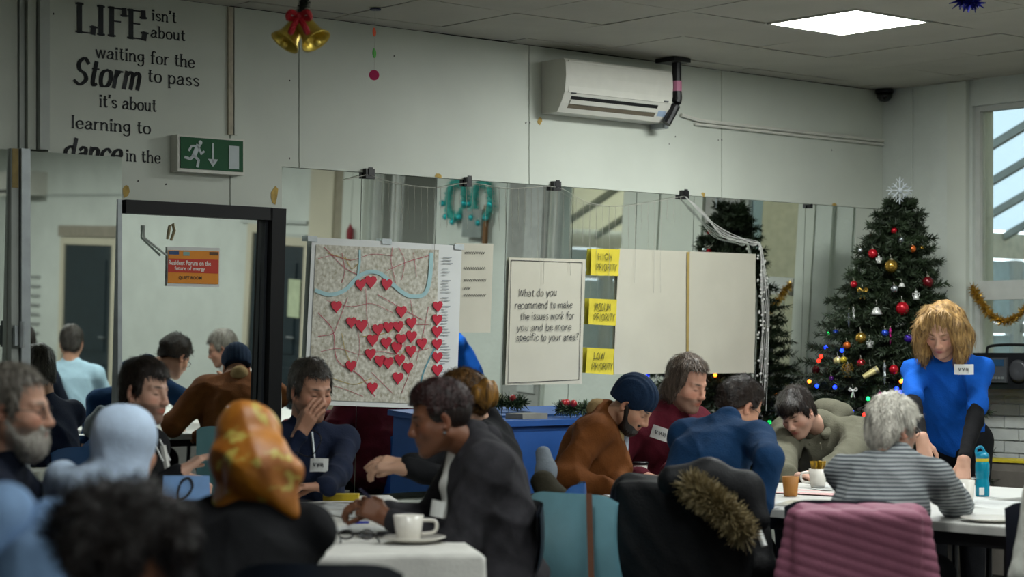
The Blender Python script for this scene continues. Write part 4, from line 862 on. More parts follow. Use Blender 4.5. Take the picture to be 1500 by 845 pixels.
for k in range(46):
    y = rnd.uniform(362, 560); x = 1113 + rnd.uniform(-4, 12); ib.ball(PL.hit(x, y, .052), .007, 6)
thing('icicle_lights', ib, mat('white wire', 'cfcfca', rough=.4), 'thick bunch of white wired lights hanging beside the blank flip chart sheet', 'string lights')
# small finds seen beyond, on the right wall
def tinsel(mb, path, r, n, seed, w_=.006):
    rd = random.Random(seed); p = catmull(path, 8); m = len(p)
    for _ in range(n):
        t = rd.uniform(0, m - 1.001); i = int(t); c = p[i] + (p[i + 1] - p[i]) * (t - i); d = nrm([rd.gauss(0, 1) for _ in range(3)]); e = nrm(np.cross(d, [rd.gauss(0, 1) for _ in range(3)])) * w_ / 2; l = r * rd.uniform(.5, 1)
        mb.add([c - e, c + e, c + d * l + e * .4, c + d * l - e * .4], [(0, 1, 2, 3)])
    return mb
M_TEAL = mat('teal tinsel', '3fb3a8', rough=.35, metal=.3, var=.3, scale=50); M_GOLD = mat('gold tinsel', 'b08a35', rough=.3, metal=.7, var=.3, scale=60)
for k, (px, py, lab) in enumerate(((675, 293, 'left teal tinsel wreath seen in the mirror above the map corner'), (713, 294, 'right teal tinsel wreath with baubles seen in the mirror'))):
    v, h = mright(px, py); c = rw(UC - .05, v, h); rr = .145; wr_ = empty('tinsel_wreath', c, lab, 'wreath')
    ring = [c + N * rr * .75 * math.cos(a) + Z * rr * math.sin(a) for a in np.linspace(0, 2 * math.pi, 13)]
    tinsel(MB(), ring, .055, 800, k, .011).obj('tinsel', M_TEAL, wr_)
    MB().tube(ring, .026, 8).obj('ring', mat('teal ring', '3a9a90', rough=.6), wr_)
    for a in np.linspace(3.3, 6.1, 5): MB().ball(c + N * rr * .95 * math.cos(a) + Z * rr * 1.25 * math.sin(a) - U * .03, .026, 8).obj('bauble', mat('turquoise bauble', '25b0b4', rough=.25, metal=.4), wr_, True)
v, h = mright(701, 348); v2, h2 = mright(701, 312); thing('wall_box', MB().rbox(UC - .08, UC - .002, v - .12, v + .12, h, h2 + .03), mat('grey metal box', '7f8884', rough=.5), 'grey metal box under the right teal wreath in the mirror', 'box')
v, h = mright(716, 352); thing('wooden_stick', MB().rbox(UC - .07, UC - .04, v - .035, v - .0, h - .05, h + .28), mat('brown wood stick', '6e4c2a', rough=.7), 'brown wooden stick beside the grey box in the mirror', 'stick')
v, h = mright(525, 341); thing('red_ornament', MB().lathe([(.001, 0), (.03, .03), (.03, .1), (.001, .16)], rw(UC - .09, v, h - .08), 8), mat('dark red cloth', '7d1522'), 'small dark red hanging ornament seen in the mirror above the map', 'ornament')
v, h = mright(437, 437); thing('door_notice', MB().rbox(UC - .05, UC - .043, v - .09, v + .09, h - .17, h + .17), mat('pale green paper', 'b9c4a2', rough=.8), 'pale green notice on the dark door, mirrored left of the map', 'notice')
# hanging decorations
bz = 8.2
bl = empty('christmas_bells', P(440, 40, bz), 'pair of gold bells with a red bow hanging from the ceiling', 'bells')
M_BELL = mat('gold foil', 'd8bd55', rough=.3, metal=.7, var=.15, scale=40)
bp = [(.006, .118), (.022, .114), (.034, .098), (.04, .06), (.047, .03), (.06, .01), (.064, 0), (.058, .004), (.042, .03), (.03, .09), (.003, .105)]
for e in (-1, 1):
    ax_ = nrm(np.array([-e * .55, .3, .85])); base = P(440 + e * 24, 62, bz) + np.array([0, -.02 * e, 0])
    b_ = MB().lathe(bp, base, 22, ax_, False).obj('bell', M_BELL, bl, True); MB().ball(base - ax_ * .004, .016, 10).obj('clapper', M_BELL, b_, True)
rb = MB()
for e in (-1, 1):
    rb.tube(catmull([P(438, 24, bz - .06), P(438 + e * 12, 17, bz - .1), P(438 + e * 16, 27, bz - .08), P(438, 27, bz - .06)], 5), .011, 6); rb.tube(catmull([P(438, 26, bz - .07), P(438 + e * 8, 38, bz - .1), P(438 + e * 13, 50, bz - .09)], 4), [.013] * 8 + [.009], 6)
rb.ball(P(438, 25, bz - .07), .02, 8); rb.obj('red_bow', mat('red ribbon', 'a3141f', rough=.5), bl)
tinsel(MB(), [P(440, 22, bz), P(445, 4, bz), np.array([*P(447, 0, bz)[:2], 2.82]), np.array([*P(447, 0, bz)[:2], CEIL - .01])], .03, 420, 5, .006).obj('garland', mat('dark green garland', '1b2218', rough=.8), bl)
MB().tube([P(440, 22, bz), np.array([*P(447, 0, bz)[:2], CEIL - .005])], .004, 5).obj('cord', M_BLACKM, bl)
dz_ = 10.15; mo = empty('paper_mobile', P(548, 110, dz_), 'string of bright paper discs, orange, green and pink, hanging from the ceiling', 'ornament')
for py, c, tx_, ry in ((47, 'e8501c', .3, .022), (78, '2f9a22', .3, .024), (110, 'c3125c', .95, .026)):
    axd = nrm(np.array([math.sqrt(1 - tx_ ** 2), -tx_, 0])); MB().lathe([(.0005, 0), (ry, 0), (ry, .002), (.0005, .002)], P(548, py, dz_), 18, axd).obj('paper_disc', mat('bright paper ' + c, c, rough=.6, var=.03, emit=.0), mo)
MB().tube([P(548, 110, dz_), np.array([*P(550, 15, dz_)[:2], CEIL - .003])], .0008, 4).obj('thread', mat('clear thread', 'b9b7ac', rough=.5), mo); MB().lathe([(.028, 0), (.028, .006)], np.array([*P(550, 15, dz_)[:2], CEIL - .008]), 14).obj('ceiling_disc', mat('dark blue foil', '23264e', rough=.4), mo)
fo_ = tinsel(MB(), [np.array([*P(1405, 3, 9.2)[:2], 2.965]), P(1418, 2, 9.2), P(1432, 4, 9.2)], .05, 260, 9, .012).tube([P(1420, 2, 9.2), np.array([*P(1420, 2, 9.2)[:2], CEIL])], .0015, 4)
thing('foil_decoration', fo_, mat('blue foil', '2a2f9a', rough=.3, metal=.6, var=.3, scale=40), 'tuft of shiny blue foil hanging from the ceiling right of the light panel', 'ornament')
# window things
gz = rw(UC - .02, .75, 1.75); ga = MB()
tinsel(ga, [rw(UC - .03, .735, 1.79), rw(UC - .04, .8, 1.70), rw(UC - .04, .88, 1.615), rw(UC - .04, .98, 1.575), rw(UC - .04, 1.1, 1.62), rw(UC - .03, 1.22, 1.78)], .045, 1300, 6, .007)
ga.tube([rw(UC - .03, .735, 1.79), rw(UC - .04, .88, 1.615), rw(UC - .04, .98, 1.575), rw(UC - .04, 1.1, 1.62), rw(UC - .03, 1.22, 1.78)], .012, 6)
thing('tinsel_garland', ga, M_GOLD, 'gold tinsel garland swagged across the lower window pane', 'garland')
bx = empty('boombox', rw(UC - .12, 1.05, 1.158), 'black portable stereo standing on the window sill behind the standing woman', 'stereo')
bm = MB().rbox(UC - .2, UC - .02, .86, 1.3, 1.16, 1.38); bm.obj('body', mat('black stereo plastic', '1a1b1e', rough=.35), bx)
MB().lathe([(.0, 0), (.062, 0), (.07, .012), (.05, .02), (.0, .012)], rw(UC - .2, 1.2, 1.27), 18, -U).obj('speaker_cone', mat('speaker grey', '3a3b3e', rough=.4), bx, True); MB().lathe([(.0, 0), (.03, 0), (.035, .012), (.02, .02), (.0, .012)], rw(UC - .2, .93, 1.27), 14, -U).obj('speaker_cone', MATS['speaker grey'], bx, True)
MB().rbox(UC - .215, UC - .2, .98, 1.12, 1.2, 1.35).obj('control_panel', mat('stereo grey', '55585c', rough=.35, metal=.3), bx); MB().rbox(UC - .218, UC - .215, .99, 1.1, 1.3, 1.34).obj('display', mat('stereo display', '2b4a66', rough=.2), bx)
for q in range(5): MB().rbox(UC - .222, UC - .215, .99 + q * .024, 1.006 + q * .024, 1.22, 1.236).obj('button', M_ALU, bx)
MB().tube(catmull([rw(UC - .11, .9, 1.38), rw(UC - .11, .92, 1.42), rw(UC - .11, 1.08, 1.43), rw(UC - .11, 1.26, 1.42), rw(UC - .11, 1.28, 1.38)], 4), .009, 6).obj('handle', M_BLACKM, bx)
sb = empty('storage_unit', rw(2.95, 1.1, 0), 'grey low cabinet with yellow tape along its top behind the standing woman', 'cabinet')
MB().rbox(2.78, 3.19, .76, 1.62, .02, .73).obj('body', mat('grey brown laminate', '6d6860', rough=.5), sb); MB().rbox(2.77, 3.0, .95, 1.5, .731, .745).obj('yellow_tape', mat('yellow tape', 'c3b02a', rough=.5), sb); MB().rbox(2.765, 2.779, .8, 1.58, .06, .68).obj('door', mat('grey brown door', '625d56', rough=.5), sb)
# long blue bench under the mirror
bu0, bu1 = uw(738, 650, .42), uw(1000, 650, .42); bh = 1.0
hbz = 1.4 - 100 / 3000 * 11.2
bn = empty('blue_cupboard', rw((bu0 + bu1) / 2, .2, 0), 'low royal blue cupboard standing under the mirror behind the brown jacket', 'cupboard')
M_BLUE = mat('royal blue paint', '1f4f94', rough=.5, var=.08); MB().rbox(bu0, bu1, .03, .42, .02, hbz - .03).obj('carcass', M_BLUE, bn); MB().rbox(bu0 - .02, bu1 + .02, .03, .45, hbz - .03, hbz).obj('top', M_BLUE, bn)
for k in range(3): MB().rbox(bu0 + .02 + k * (bu1 - bu0) / 3, bu0 - .02 + (k + 1) * (bu1 - bu0) / 3, .42, .435, .08, hbz - .06).obj('door', M_BLUE, bn)
ub2 = uw(775, 606, .25); b2 = MB().rbox(ub2 - .09, ub2 + .09, .16, .3, hbz + .001, hbz + .03); thing('folder', b2, mat('grey card', '7f7d72'), 'flat grey folder lying on the blue cupboard', 'folder')
uw3 = uw(845, 600, .25); fl = empty('fir_wreath', rw(uw3, .25, hbz), 'small fir wreath with red berries lying on the blue cupboard', 'wreath')
tinsel(MB(), [rw(uw3 + .1 * math.cos(a), .25 + .09 * math.sin(a), hbz + .05) for a in np.linspace(0, 6.28, 10)], .06, 700, 3, .008).obj('needles', mat('fir needles', '2c3d22', rough=.8, var=.3), fl)
for a in (2.6, 3.4, 4.6): MB().ball(rw(uw3 + .1 * math.cos(a), .27 + .09 * math.sin(a), hbz + .08), .02, 8).obj('berry', mat('red berry', '9c1c24', rough=.3), fl, True)
# ------------------------------------------------------------------ Christmas tree in the corner
rnd = random.Random(21); rs = np.random.RandomState(5)
TB = P(1297, 512, 12.43); TB[2] = 0; TTOP = 1.4 + (512 - 306) / F * 12.43
tree = empty('christmas_tree', TB, 'tall decorated artificial Christmas tree in the corner beside the mirror', 'tree')
tip = P(1318, 306, 12.43)
def tax(h): t = max(0, (h - 1.2) / (TTOP - 1.2)); return TB + np.array([0, 0, h]) + (tip - TB - Z * (TTOP)) * t ** 1.5
def trad(h):
    d = TTOP - h; return min(.56, .04 + .385 * max(0, d) ** .75)
br = MB(); NV, NF = [], []
def needles(p0, p1, n, ln):
    d = nrm(p1 - p0); t = rs.rand(n); c = p0 + (p1 - p0) * t[:, None]
    q = rs.normal(size=(n, 3)); q -= (q @ d)[:, None] * d; q /= np.linalg.norm(q, axis=1)[:, None] + 1e-9
    dr = q * .85 + d * .75; dr /= np.linalg.norm(dr, axis=1)[:, None]; sd = np.cross(dr, rs.normal(size=(n, 3))); sd /= np.linalg.norm(sd, axis=1)[:, None] + 1e-9
    l = ln * (.7 + .5 * rs.rand(n))[:, None]; b = sum(len(v) for v in NV); wd = .003
    NV.append(np.concatenate([c - sd * wd, c + sd * wd, c + dr * l + sd * wd * .4, c + dr * l - sd * wd * .4])); i = np.arange(n); NF.append(np.stack([i, i + n, i + 2 * n, i + 3 * n], 1) + b)
h = .42
while h < TTOP - .05:
    R_ = trad(h); nb_ = max(5, int(8 + R_ * 17)); a0 = rnd.uniform(0, 6)
    for b in range(nb_):
        a = a0 + 2 * math.pi * b / nb_ + rnd.uniform(-.25, .25); r = R_ * rnd.uniform(.74, 1.1); dv = np.array([math.cos(a), math.sin(a), 0]); o_ = tax(h)
        pts = [o_ + dv * r * t + Z * (r * (.25 * t - .42 * t * t) + (.12 * t * t if t > .6 else 0)) for t in (0, .35, .7, 1)]
        br.tube(pts, [.007, .006, .004, .003], 4)
        for k in range(3):
            p0, p1 = pts[k], pts[k + 1]; needles(p0, p1, int(64 * (1 if k else .4)), .042)
            if k:
                for e in (-1, 1):
                    sd = np.cross(dv, Z) * e; q0 = p0 + (p1 - p0) * rnd.random(); q1 = q0 + (sd * .75 + dv * .6 + Z * rnd.uniform(-.2, .25)) * min(.17, r * .45) * rnd.uniform(.7, 1.1); br.tube([q0, q1], .003, 3); needles(q0, q1, 60, .04)
    h += .062 + R_ * .03
needles(tip - Z * .22, tip, 160, .05)
tag(br.obj('branches', mat('tree wire green', '1c2a1a', rough=.8), tree), kind='stuff')
fo2 = link('foliage', np.concatenate(NV), np.concatenate(NF), mat('fir green', '202f17', rough=.65, var=.45, scale=7), tree); tag(fo2, kind='stuff')
MB().tube([TB + Z * .05, tax(1.0), tax(1.7), tip - Z * .05], [.03, .026, .016, .006], 8).obj('trunk', mat('trunk brown', '3c2a1c'), tree)
sd_ = MB()
for a in (0, 2.1, 4.2): sd_.tube([TB + Z * .28, TB + Z * .02 + np.array([math.cos(a), math.sin(a), 0]) * .3], .014, 6)
sd_.obj('stand', M_BLACKM, tree)
# snowflake
sf = empty('snowflake_topper', tip, 'clear white snowflake on top of the Christmas tree', 'ornament')
fc = P(1318, 279, 12.33); sm = MB(); frt = np.array([1., 0, 0])
for k in range(8):
    a = k * math.pi / 4; d = frt * math.cos(a) + Z * math.sin(a); e = frt * -math.sin(a) + Z * math.cos(a); L_ = .082 if k % 2 == 0 else .06
    sm.tube([fc, fc + d * L_], .0045, 5)
    for s_ in (-1, 1): sm.tube([fc + d * L_ * .55, fc + d * L_ * .85 + e * s_ * .022], .0035, 4)
sm.tube([fc, tip - Z * .05], .004, 5); sm.obj('arms', mat('frosted clear plastic', 'cfd6da', rough=.25, trans=.35), sf); MB().ball(fc - np.array([0, .01, 0]), .017, 10).obj('centre', mat('frosted clear plastic', ''), sf)
# ornaments: position on the tree front as seen, colour, size, look
def cone_z(px, py):                                      # depth at which the sight line enters the tree's cone
    z = 11.4
    while z < 12.5:
        p = P(px, py, z); c = tax(p[2])
        if np.linalg.norm((p - c)[:2]) < trad(p[2]) * 1.06: return z
        z += .02
    return 12.3
OC = {'red': 'a31220', 'dark red': '5e0e16', 'gold': 'a8873a', 'orange': 'b85a1c', 'silver': 'aab0b4', 'white': 'c9cac6', 'blue': '1d3fa8', 'violet': '3a1f8a', 'magenta': 'a81f74', 'purple': '4b1f5e', 'yellow': 'c9b437', 'cream': 'c7bb82'}
def om(c): return mat(c + ' glass', OC[c], rough=.22, metal=.35 if c not in ('gold', 'silver') else .8, var=.06)
M_CAP = mat('ornament cap', 'a09a82', rough=.3, metal=.8)
def c7(x, y): return 1160 + x / 2.346, 260 + y / 2.346
def ornament(x, y, r, col, kind, label):
    px, py = c7(x, y); z = cone_z(px, py) - .02; c = P(px, py, z); rr = r / 2.346 * z / F
    o = empty({'ball': 'bauble', 'icicle': 'icicle_ornament', 'bell': 'bell_ornament', 'figure': 'figure_ornament', 'cone': 'pine_cone', 'bow': 'bow_ornament', 'roll': 'paper_roll'}[kind], c, label, 'ornament'); m = om(col)
    if kind == 'ball': MB().ball(c, rr, 14).obj('ball', m, o, True); MB().lathe([(rr * .28, rr * .9), (rr * .28, rr * 1.15)], c, 8).obj('cap', M_CAP, o)
    elif kind == 'icicle': MB().lathe([(.001, -rr * 3), (rr * .25, -rr * 2), (rr * .42, -rr), (rr * .3, 0), (rr * .45, rr), (rr * .1, rr * 2.4)], c, 8).obj('drop', m, o); MB().lathe([(rr * .2, rr * 2.3), (rr * .2, rr * 2.7)], c, 6).obj('cap', M_CAP, o)
    elif kind == 'bell': MB().lathe([(rr, -rr * .5), (rr * .8, -rr * .1), (rr * .62, rr * .4), (rr * .2, rr * .75)], c, 14).obj('bell', m, o, True); MB().ball(c - Z * rr * .55, rr * .2, 6).obj('clapper', M_CAP, o)
    elif kind == 'figure':
        MB().lathe([(rr * .75, -rr * 1.2), (rr * .6, -rr * .5), (rr * .3, rr * .2)], c, 10).obj('skirt', m, o, True); MB().ball(c + Z * rr * .55, rr * .38, 8).obj('head', m, o, True)
        for e in (-1, 1): MB().tube([c + Z * rr * .1, c + frt * e * rr * .8 + Z * rr * .3, c + frt * e * rr * .7 - Z * rr * .4], rr * .14, 5).obj('wing', m, o)
    elif kind == 'cone':
        MB().lathe([(.002, -rr * 1.2), (rr * .6, -rr * .7), (rr * .62, 0), (rr * .2, rr)], c, 10).obj('core', mat('cone brown', '5a4426'), o); sc2 = MB()
        for k in range(40):
            a = k * 2.4; t = k / 40; q = c + Z * rr * (1 - 2.1 * t) + np.array([math.cos(a), math.sin(a), 0]) * rr * (.35 + .5 * math.sin(math.pi * min(1, t + .1))); sc2.ball(q, rr * .17, 4)
        tag(sc2.obj('scales', m, o), kind='stuff')
    elif kind == 'bow': 
        for e in (-1, 1): MB().tube(catmull([c, c + frt * e * rr * .9 + Z * rr * .7, c + frt * e * rr * 1.1, c], 5), rr * .22, 5).obj('loop', m, o); MB().tube([c, c + frt * e * rr * .5 - Z * rr * 2], rr * .16, 4).obj('ribbon_tail', m, o)
    elif kind == 'roll': MB().lathe([(rr * .35, -rr * 1.2), (rr * .55, rr * 1.2)], c, 12, nrm([1, 0, .55])).obj('paper', m, o); MB().lathe([(rr * .58, rr * .7), (rr * .58, rr * 1.05)], c, 12, nrm([1, 0, .55])).obj('band', M_CAP, o)
    MB().tube([c + Z * rr * 1.0, c + Z * rr * 1.9 + np.array([0, .03, 0])], .0012, 3).obj('thread', M_WIRE, o)
for q in [(351, 182, 11, 'red', 'ball', 'small red bauble highest on the Christmas tree'), (275, 207, 13, 'dark red', 'ball', 'dark red bauble at the upper edge of the tree toward the mirror'), (375, 214, 12, 'silver', 'ball', 'silver bauble just below the top red one'), (278, 262, 17, 'red', 'ball', 'bright red bauble beside a small white hanging figure near the top'), (299, 280, 12, 'white', 'figure', 'small white figure hanging next to the upper bright red bauble'), (341, 305, 23, 'gold', 'ball', 'largest gold bauble on the upper tree'),
    (414, 245, 13, 'orange', 'ball', 'orange bauble near the upper right of the tree'), (446, 240, 9, 'gold', 'bell', 'tiny gold bell at the upper right edge of the tree'), (235, 250, 9, 'silver', 'ball', 'little silver bauble on the upper left edge of the tree'), (213, 367, 13, 'red', 'ball', 'red bauble next to the gold bow'), (243, 390, 14, 'gold', 'bow', 'gold ribbon bow on the middle left of the tree'), (467, 360, 20, 'dark red', 'ball', 'large dark red bauble at the right edge above the blond hair'),
    (352, 383, 13, 'silver', 'ball', 'silver bauble in the middle of the tree above the white bell'), (378, 370, 12, 'white', 'bell', 'pale ribbon bell in the middle of the tree'), (427, 402, 15, 'white', 'figure', 'white angel figure right of the tree middle'), (380, 450, 23, 'red', 'ball', 'largest red bauble, in the middle of the tree'), (292, 460, 21, 'white', 'bell', 'wide white bell left of the largest red bauble'), (196, 480, 12, 'silver', 'icicle', 'long silver icicle on the left side of the tree'), (212, 466, 11, 'white', 'icicle', 'second glassy icicle hanging beside the long silver one'),
    (237, 552, 20, 'gold', 'ball', 'gold bauble on the lower left of the tree'), (268, 568, 14, 'white', 'figure', 'white figure right of the lower gold bauble'), (320, 535, 13, 'blue', 'ball', 'blue bauble in the lower middle of the tree'), (338, 540, 11, 'magenta', 'icicle', 'magenta drop beside the blue bauble'), (400, 553, 15, 'violet', 'ball', 'violet bauble on the lower right beside the blond hair'), (150, 532, 10, 'blue', 'ball', 'small blue bauble at the lower left edge of the tree'), (189, 577, 13, 'orange', 'ball', 'reddish orange bauble below the lower gold bauble'),
    (158, 630, 15, 'cream', 'ball', 'cream bauble paired with a yellow one, lower left'), (178, 627, 12, 'yellow', 'ball', 'yellow bauble paired with a cream one, lower left'), (238, 640, 16, 'red', 'ball', 'red bauble right of the golden pine cone'), (192, 662, 22, 'gold', 'cone', 'golden pine cone low on the tree'), (83, 660, 14, 'dark red', 'ball', 'dark red bauble at the far lower left of the tree'), (135, 690, 9, 'purple', 'ball', 'tiny purple bauble low on the left of the tree'), (350, 660, 17, 'red', 'ball', 'red bauble low on the tree beside the blue shirt'),
    (270, 672, 24, 'cream', 'roll', 'rolled cream paper tucked low in the tree'), (318, 668, 15, 'silver', 'icicle', 'long silver drop right of the paper roll'), (303, 745, 11, 'magenta', 'bell', 'small magenta bell above the grey haired head'), (210, 732, 12, 'white', 'bow', 'white bow low on the tree above the hooded boy')]: ornament(*q)
fl_ = empty('fairy_lights', tax(1.0), 'string of coloured fairy lights wound around the Christmas tree', 'string lights')
FC = {'blue': '1030ff', 'green': '10c050', 'red': 'ff2010', 'amber': 'ff8020'}
bulbs = [(117, 583, 'blue'), (86, 716, 'blue'), (373, 738, 'blue'), (206, 803, 'blue'), (385, 688, 'green'), (128, 535, 'green'), (92, 630, 'red'), (240, 830, 'red'), (60, 700, 'amber'), (360, 725, 'blue'), (172, 594, 'blue'), (376, 700, 'amber'), (250, 815, 'red'), (148, 720, 'blue'), (100, 615, 'red'), (262, 760, 'green')]
bp_ = [P(*c7(x, y), cone_z(*c7(x, y)) - .015) for x, y, c in bulbs]; bc_ = [c for *_, c in bulbs]
for k in range(34):
    a = k * 2.399; h = .55 + .6 * ((k * .618) % 1)
    q = tax(h) + np.array([math.cos(a), math.sin(a), 0]) * trad(h) * .95
    if (q - tax(h)) @ np.array([0, -1, 0]) < .1: bp_.append(q); bc_.append(['blue', 'green', 'red', 'amber', 'blue'][k % 5])
for p_, c in zip(bp_, bc_): MB().ball(p_, .012, 8).obj('bulb', mat('lit bulb ' + c, FC[c], emit=5, var=0), fl_, True)
wr2 = []
for k in range(130): a = k * .25; h = .5 + .75 * k / 130; wr2.append(tax(h) + np.array([math.cos(a), math.sin(a), 0]) * trad(h) * .86)
MB().tube(wr2, .003, 4).obj('wire', mat('green wire', '15301c'), fl_)
# ------------------------------------------------------------------ tables
def leg_tube(mb, p): mb.tube([p, p - Z * (p[2] - .01)], .014, 8)
TAB = .74
def trestle(u0, u1, n0, n1, label):
    r = empty('folding_table', rw((u0 + u1) / 2, (n0 + n1) / 2, 0), label, 'table')
    MB().rbox(u0, u1, n0, n1, TAB - .028, TAB).obj('table_top', M_TABLE, r); MB().rbox(u0 - .004, u1 + .004, n0 - .004, n1 + .004, TAB - .034, TAB - .005).obj('edge_band', mat('pale table edge', 'b5b5b0', rough=.4), r)
    for n in (n0 + .14, n1 - .14):
        mb = MB()
        for u in (u0 + .07, u1 - .07): mb.tube([rw(u, n, TAB - .03), rw(u, n, .01)], .013, 8)
        mb.tube([rw(u0 + .07, n, .2), rw(u1 - .07, n, .2)], .01, 6); mb.tube([rw(u0 + .07, n, TAB - .06), rw(u1 - .07, n, TAB - .06)], .01, 6); mb.obj('leg_frame', M_BLACKM, r)
    MB().rbox(u0 + .05, u1 - .05, n0 + .1, n1 - .1, TAB - .09, TAB - .036).obj('apron', M_BLACKM, r)
trestle(-1.03, -.05, 1.72, 3.1, 'white folding table with the paper cup, behind the woman in navy'); trestle(-1.03, -.05, 3.11, 4.08, 'white folding table under the teal drink bottle at the right'); trestle(-.04, .82, 1.72, 3.1, 'white folding table in front of the boy in the hoodie')
# the long clothed tables at the left
e_ = nrm(np.array([-.17, .985, 0])); x_ = np.array([e_[1], -e_[0], 0]); A_ = np.array([-.1, 6.62, 0])
def lt_(a, b, h): return A_ - x_ * a + e_ * b + Z * h    # a: across to the left, b: away from the viewer
for k, (b0, b1, lab) in enumerate(((0.03, 1.27, 'near table under the white cloth, at the cup and saucer'), (1.29, 2.6, 'far table under the white cloth, in front of the man in navy'))):
    r = empty('clothed_table', lt_(.6, (b0 + b1) / 2, 0), lab, 'table'); MB().hexa([lt_(a, b, h) for h in (TAB - .035, TAB - .008) for a, b in ((.03, b0), (1.2, b0), (1.2, b1), (.03, b1))]).obj('table_top', M_TABLE, r)
    for a in (.1, 1.12):
        for b in (b0 + .1, b1 - .1): MB().tube([lt_(a, b, TAB - .04), lt_(a, b, .01)], .015, 8).obj('leg', M_CHROME, r)
cb = MB(); rnd2 = np.random.RandomState(2); nx_, ny_ = 60, 110; vs, fs = [], []
dp = .26
def clothp(i, j):
    a = -dp + (1.23 + 2 * dp) * i / nx_; b = -dp + (2.63 + 2 * dp) * j / ny_
    oa, ob = max(0, -a, a - 1.23), max(0, -b, b - 2.63); ca, cb_ = min(max(a, 0), 1.23), min(max(b, 0), 2.63); dr = math.hypot(oa, ob) if oa and ob else max(oa, ob)
    h = TAB + .003 + .002 * math.sin(5 * a + 3 * b) - max(0, dr - .012) ; ou = .012 + (.018 * math.sin(9 * (a if ob else b) * 2.2) + .02) * min(1, dr * 4)
    pa = ca + (ou * (1 if a > 1.23 else -1) if oa else 0); pb = cb_ + (ou * (1 if b > 2.63 else -1) if ob else 0); return lt_(pa, pb, h)
vs = [clothp(i, j) for j in range(ny_ + 1) for i in range(nx_ + 1)]; w1_ = nx_ + 1
fs = np.array([(j * w1_ + i, j * w1_ + i + 1, (j + 1) * w1_ + i + 1, (j + 1) * w1_ + i) for j in range(ny_) for i in range(nx_)])
tag(link('tablecloth', np.array(vs), fs, M_CLOTHW, None, True), 'white cloth draped over the long tables at the left', 'tablecloth')
# ------------------------------------------------------------------ chairs
M_CHB = mat('blue chair plastic', '24528c', rough=.4, var=.06); M_CHT = mat('pale teal chair plastic', '86bccb', rough=.4, var=.06)
def chair_proto(m, label):
    r = empty('plastic_chair', (0, 0, 0), label, 'chair')
    def shell(i, j):
        x = (i - .5) * (.40 + .03 * j); y = -.19 + .03 * j - .012 * 0; z = .46 + .40 * j; return np.array([x, -.18 - .075 * j + .05 * (2 * i - 1) ** 2 - .035 * math.sin(math.pi * j), z - (.03 * (2 * i - 1) ** 6 * (j > .9))])
    MB().sheet(shell, 12, 10, np.array([0, -.012, 0])).obj('backrest', m, r, True)
    MB().sheet(lambda i, j: np.array([(i - .5) * .42, -.2 + .42 * j, .452 + .02 * (2 * i - 1) ** 2 - .03 * max(0, j - .8) * 5 * .5 - .008 * math.sin(math.pi * j)]), 10, 10, np.array([0, 0, -.014])).obj('seat', m, r, True)
    for e in (-1, 1):
        for f in (-1, 1): MB().tube([np.array([e * .17, f * .15, .44]), np.array([e * .22, f * .21, .0])], .011, 8).obj('leg', M_CHROME, r)
    return r
PROTO = {}
M_CHD = mat('black chair plastic', '141a26', rough=.4, var=.1)
def chair(p, face, label, teal=False, m=None):
    m = m or (M_CHT if teal else M_CHB); rz = math.radians(face - 90); loc = (p[0], p[1], 0)
    if m.name not in PROTO:
        pr = PROTO[m.name] = chair_proto(m, label); pr.location = Vector([float(x) for x in loc]); pr.rotation_euler = (0, 0, rz); pr['group'] = 'plastic stacking chairs'; return pr
    return dup(PROTO[m.name], loc, rz, label, 'plastic stacking chairs')
# ------------------------------------------------------------------ people
def ph(px, py, z): return P(px, py, z)
WHITE_T = cloth('white t-shirt', 'c9c9c4', var=.05)
def sit(d, face, label, teal=False, back=.06, m=None): chair(d['pel'] - frame(face)[:, 1] * back, face, label, teal, m)
def hijab(d, m, extra, amp=.004, seed=4, vox=.008, hole=True):
    s = Shape(); R, k = d['R'], d['k']
    s.el(H(d, 0, -.018, .04), np.array([.097, .114, .1]) * k, R, .03).el(H(d, 0, -.02, -.05), np.array([.082, .098, .09]) * k, R, .04)
    s.rc(H(d, 0, -.03, -.1), d['Nb'] + d['upt'] * .0, .08 * k, .095 * k, .04)
    for q in extra: s.rc(q[0], q[1], q[2], q[3], q[4] if len(q) > 4 else .04)
    if hole: s.el(H(d, 0, .085, -.02), np.array([.06, .06, .088]) * k, R, .02, True)
    return s.obj('headscarf', m, d['root'], vox, disp=folds(seed, amp, 38, 6, .5))
# far left, grey bearded man
C_NAVY = cloth('dark navy wool', '151b2a'); C_BLACK = cloth('black wool', '121316', sheen=.0)
d = person('beard', 'grey bearded man with glasses in profile at the far left edge', 20, 602, 6.0, -3, 4, tone='b98d76', brow='6a6258', garment=('jumper', C_NAVY), fine=.0045, seed=2, stubble='8c867e', k=1.03, body=0, heavy=.004, hands={-1: dict(w=lt_(1.12, .5, .80)), 1: dict(w=lt_(1.12, .2, .80))}, shift=(0, -.0))
hair(d, hair_mat('grey hair', '4a443c', '8c867c'), .007, .004, .088, amp=.002)
b = Shape(); b.el(H(d, 0, .058, -.082), np.array([.058, .05, .055]) * 1.03, d['R'], .02).el(H(d, 0, .05, -.105), np.array([.042, .042, .034]), d['R'], .03).rc(H(d, .066, .0, -.03), H(d, .04, .05, -.09), .016, .022, .02).rc(H(d, -.066, .0, -.03), H(d, -.04, .05, -.09), .016, .022, .02)
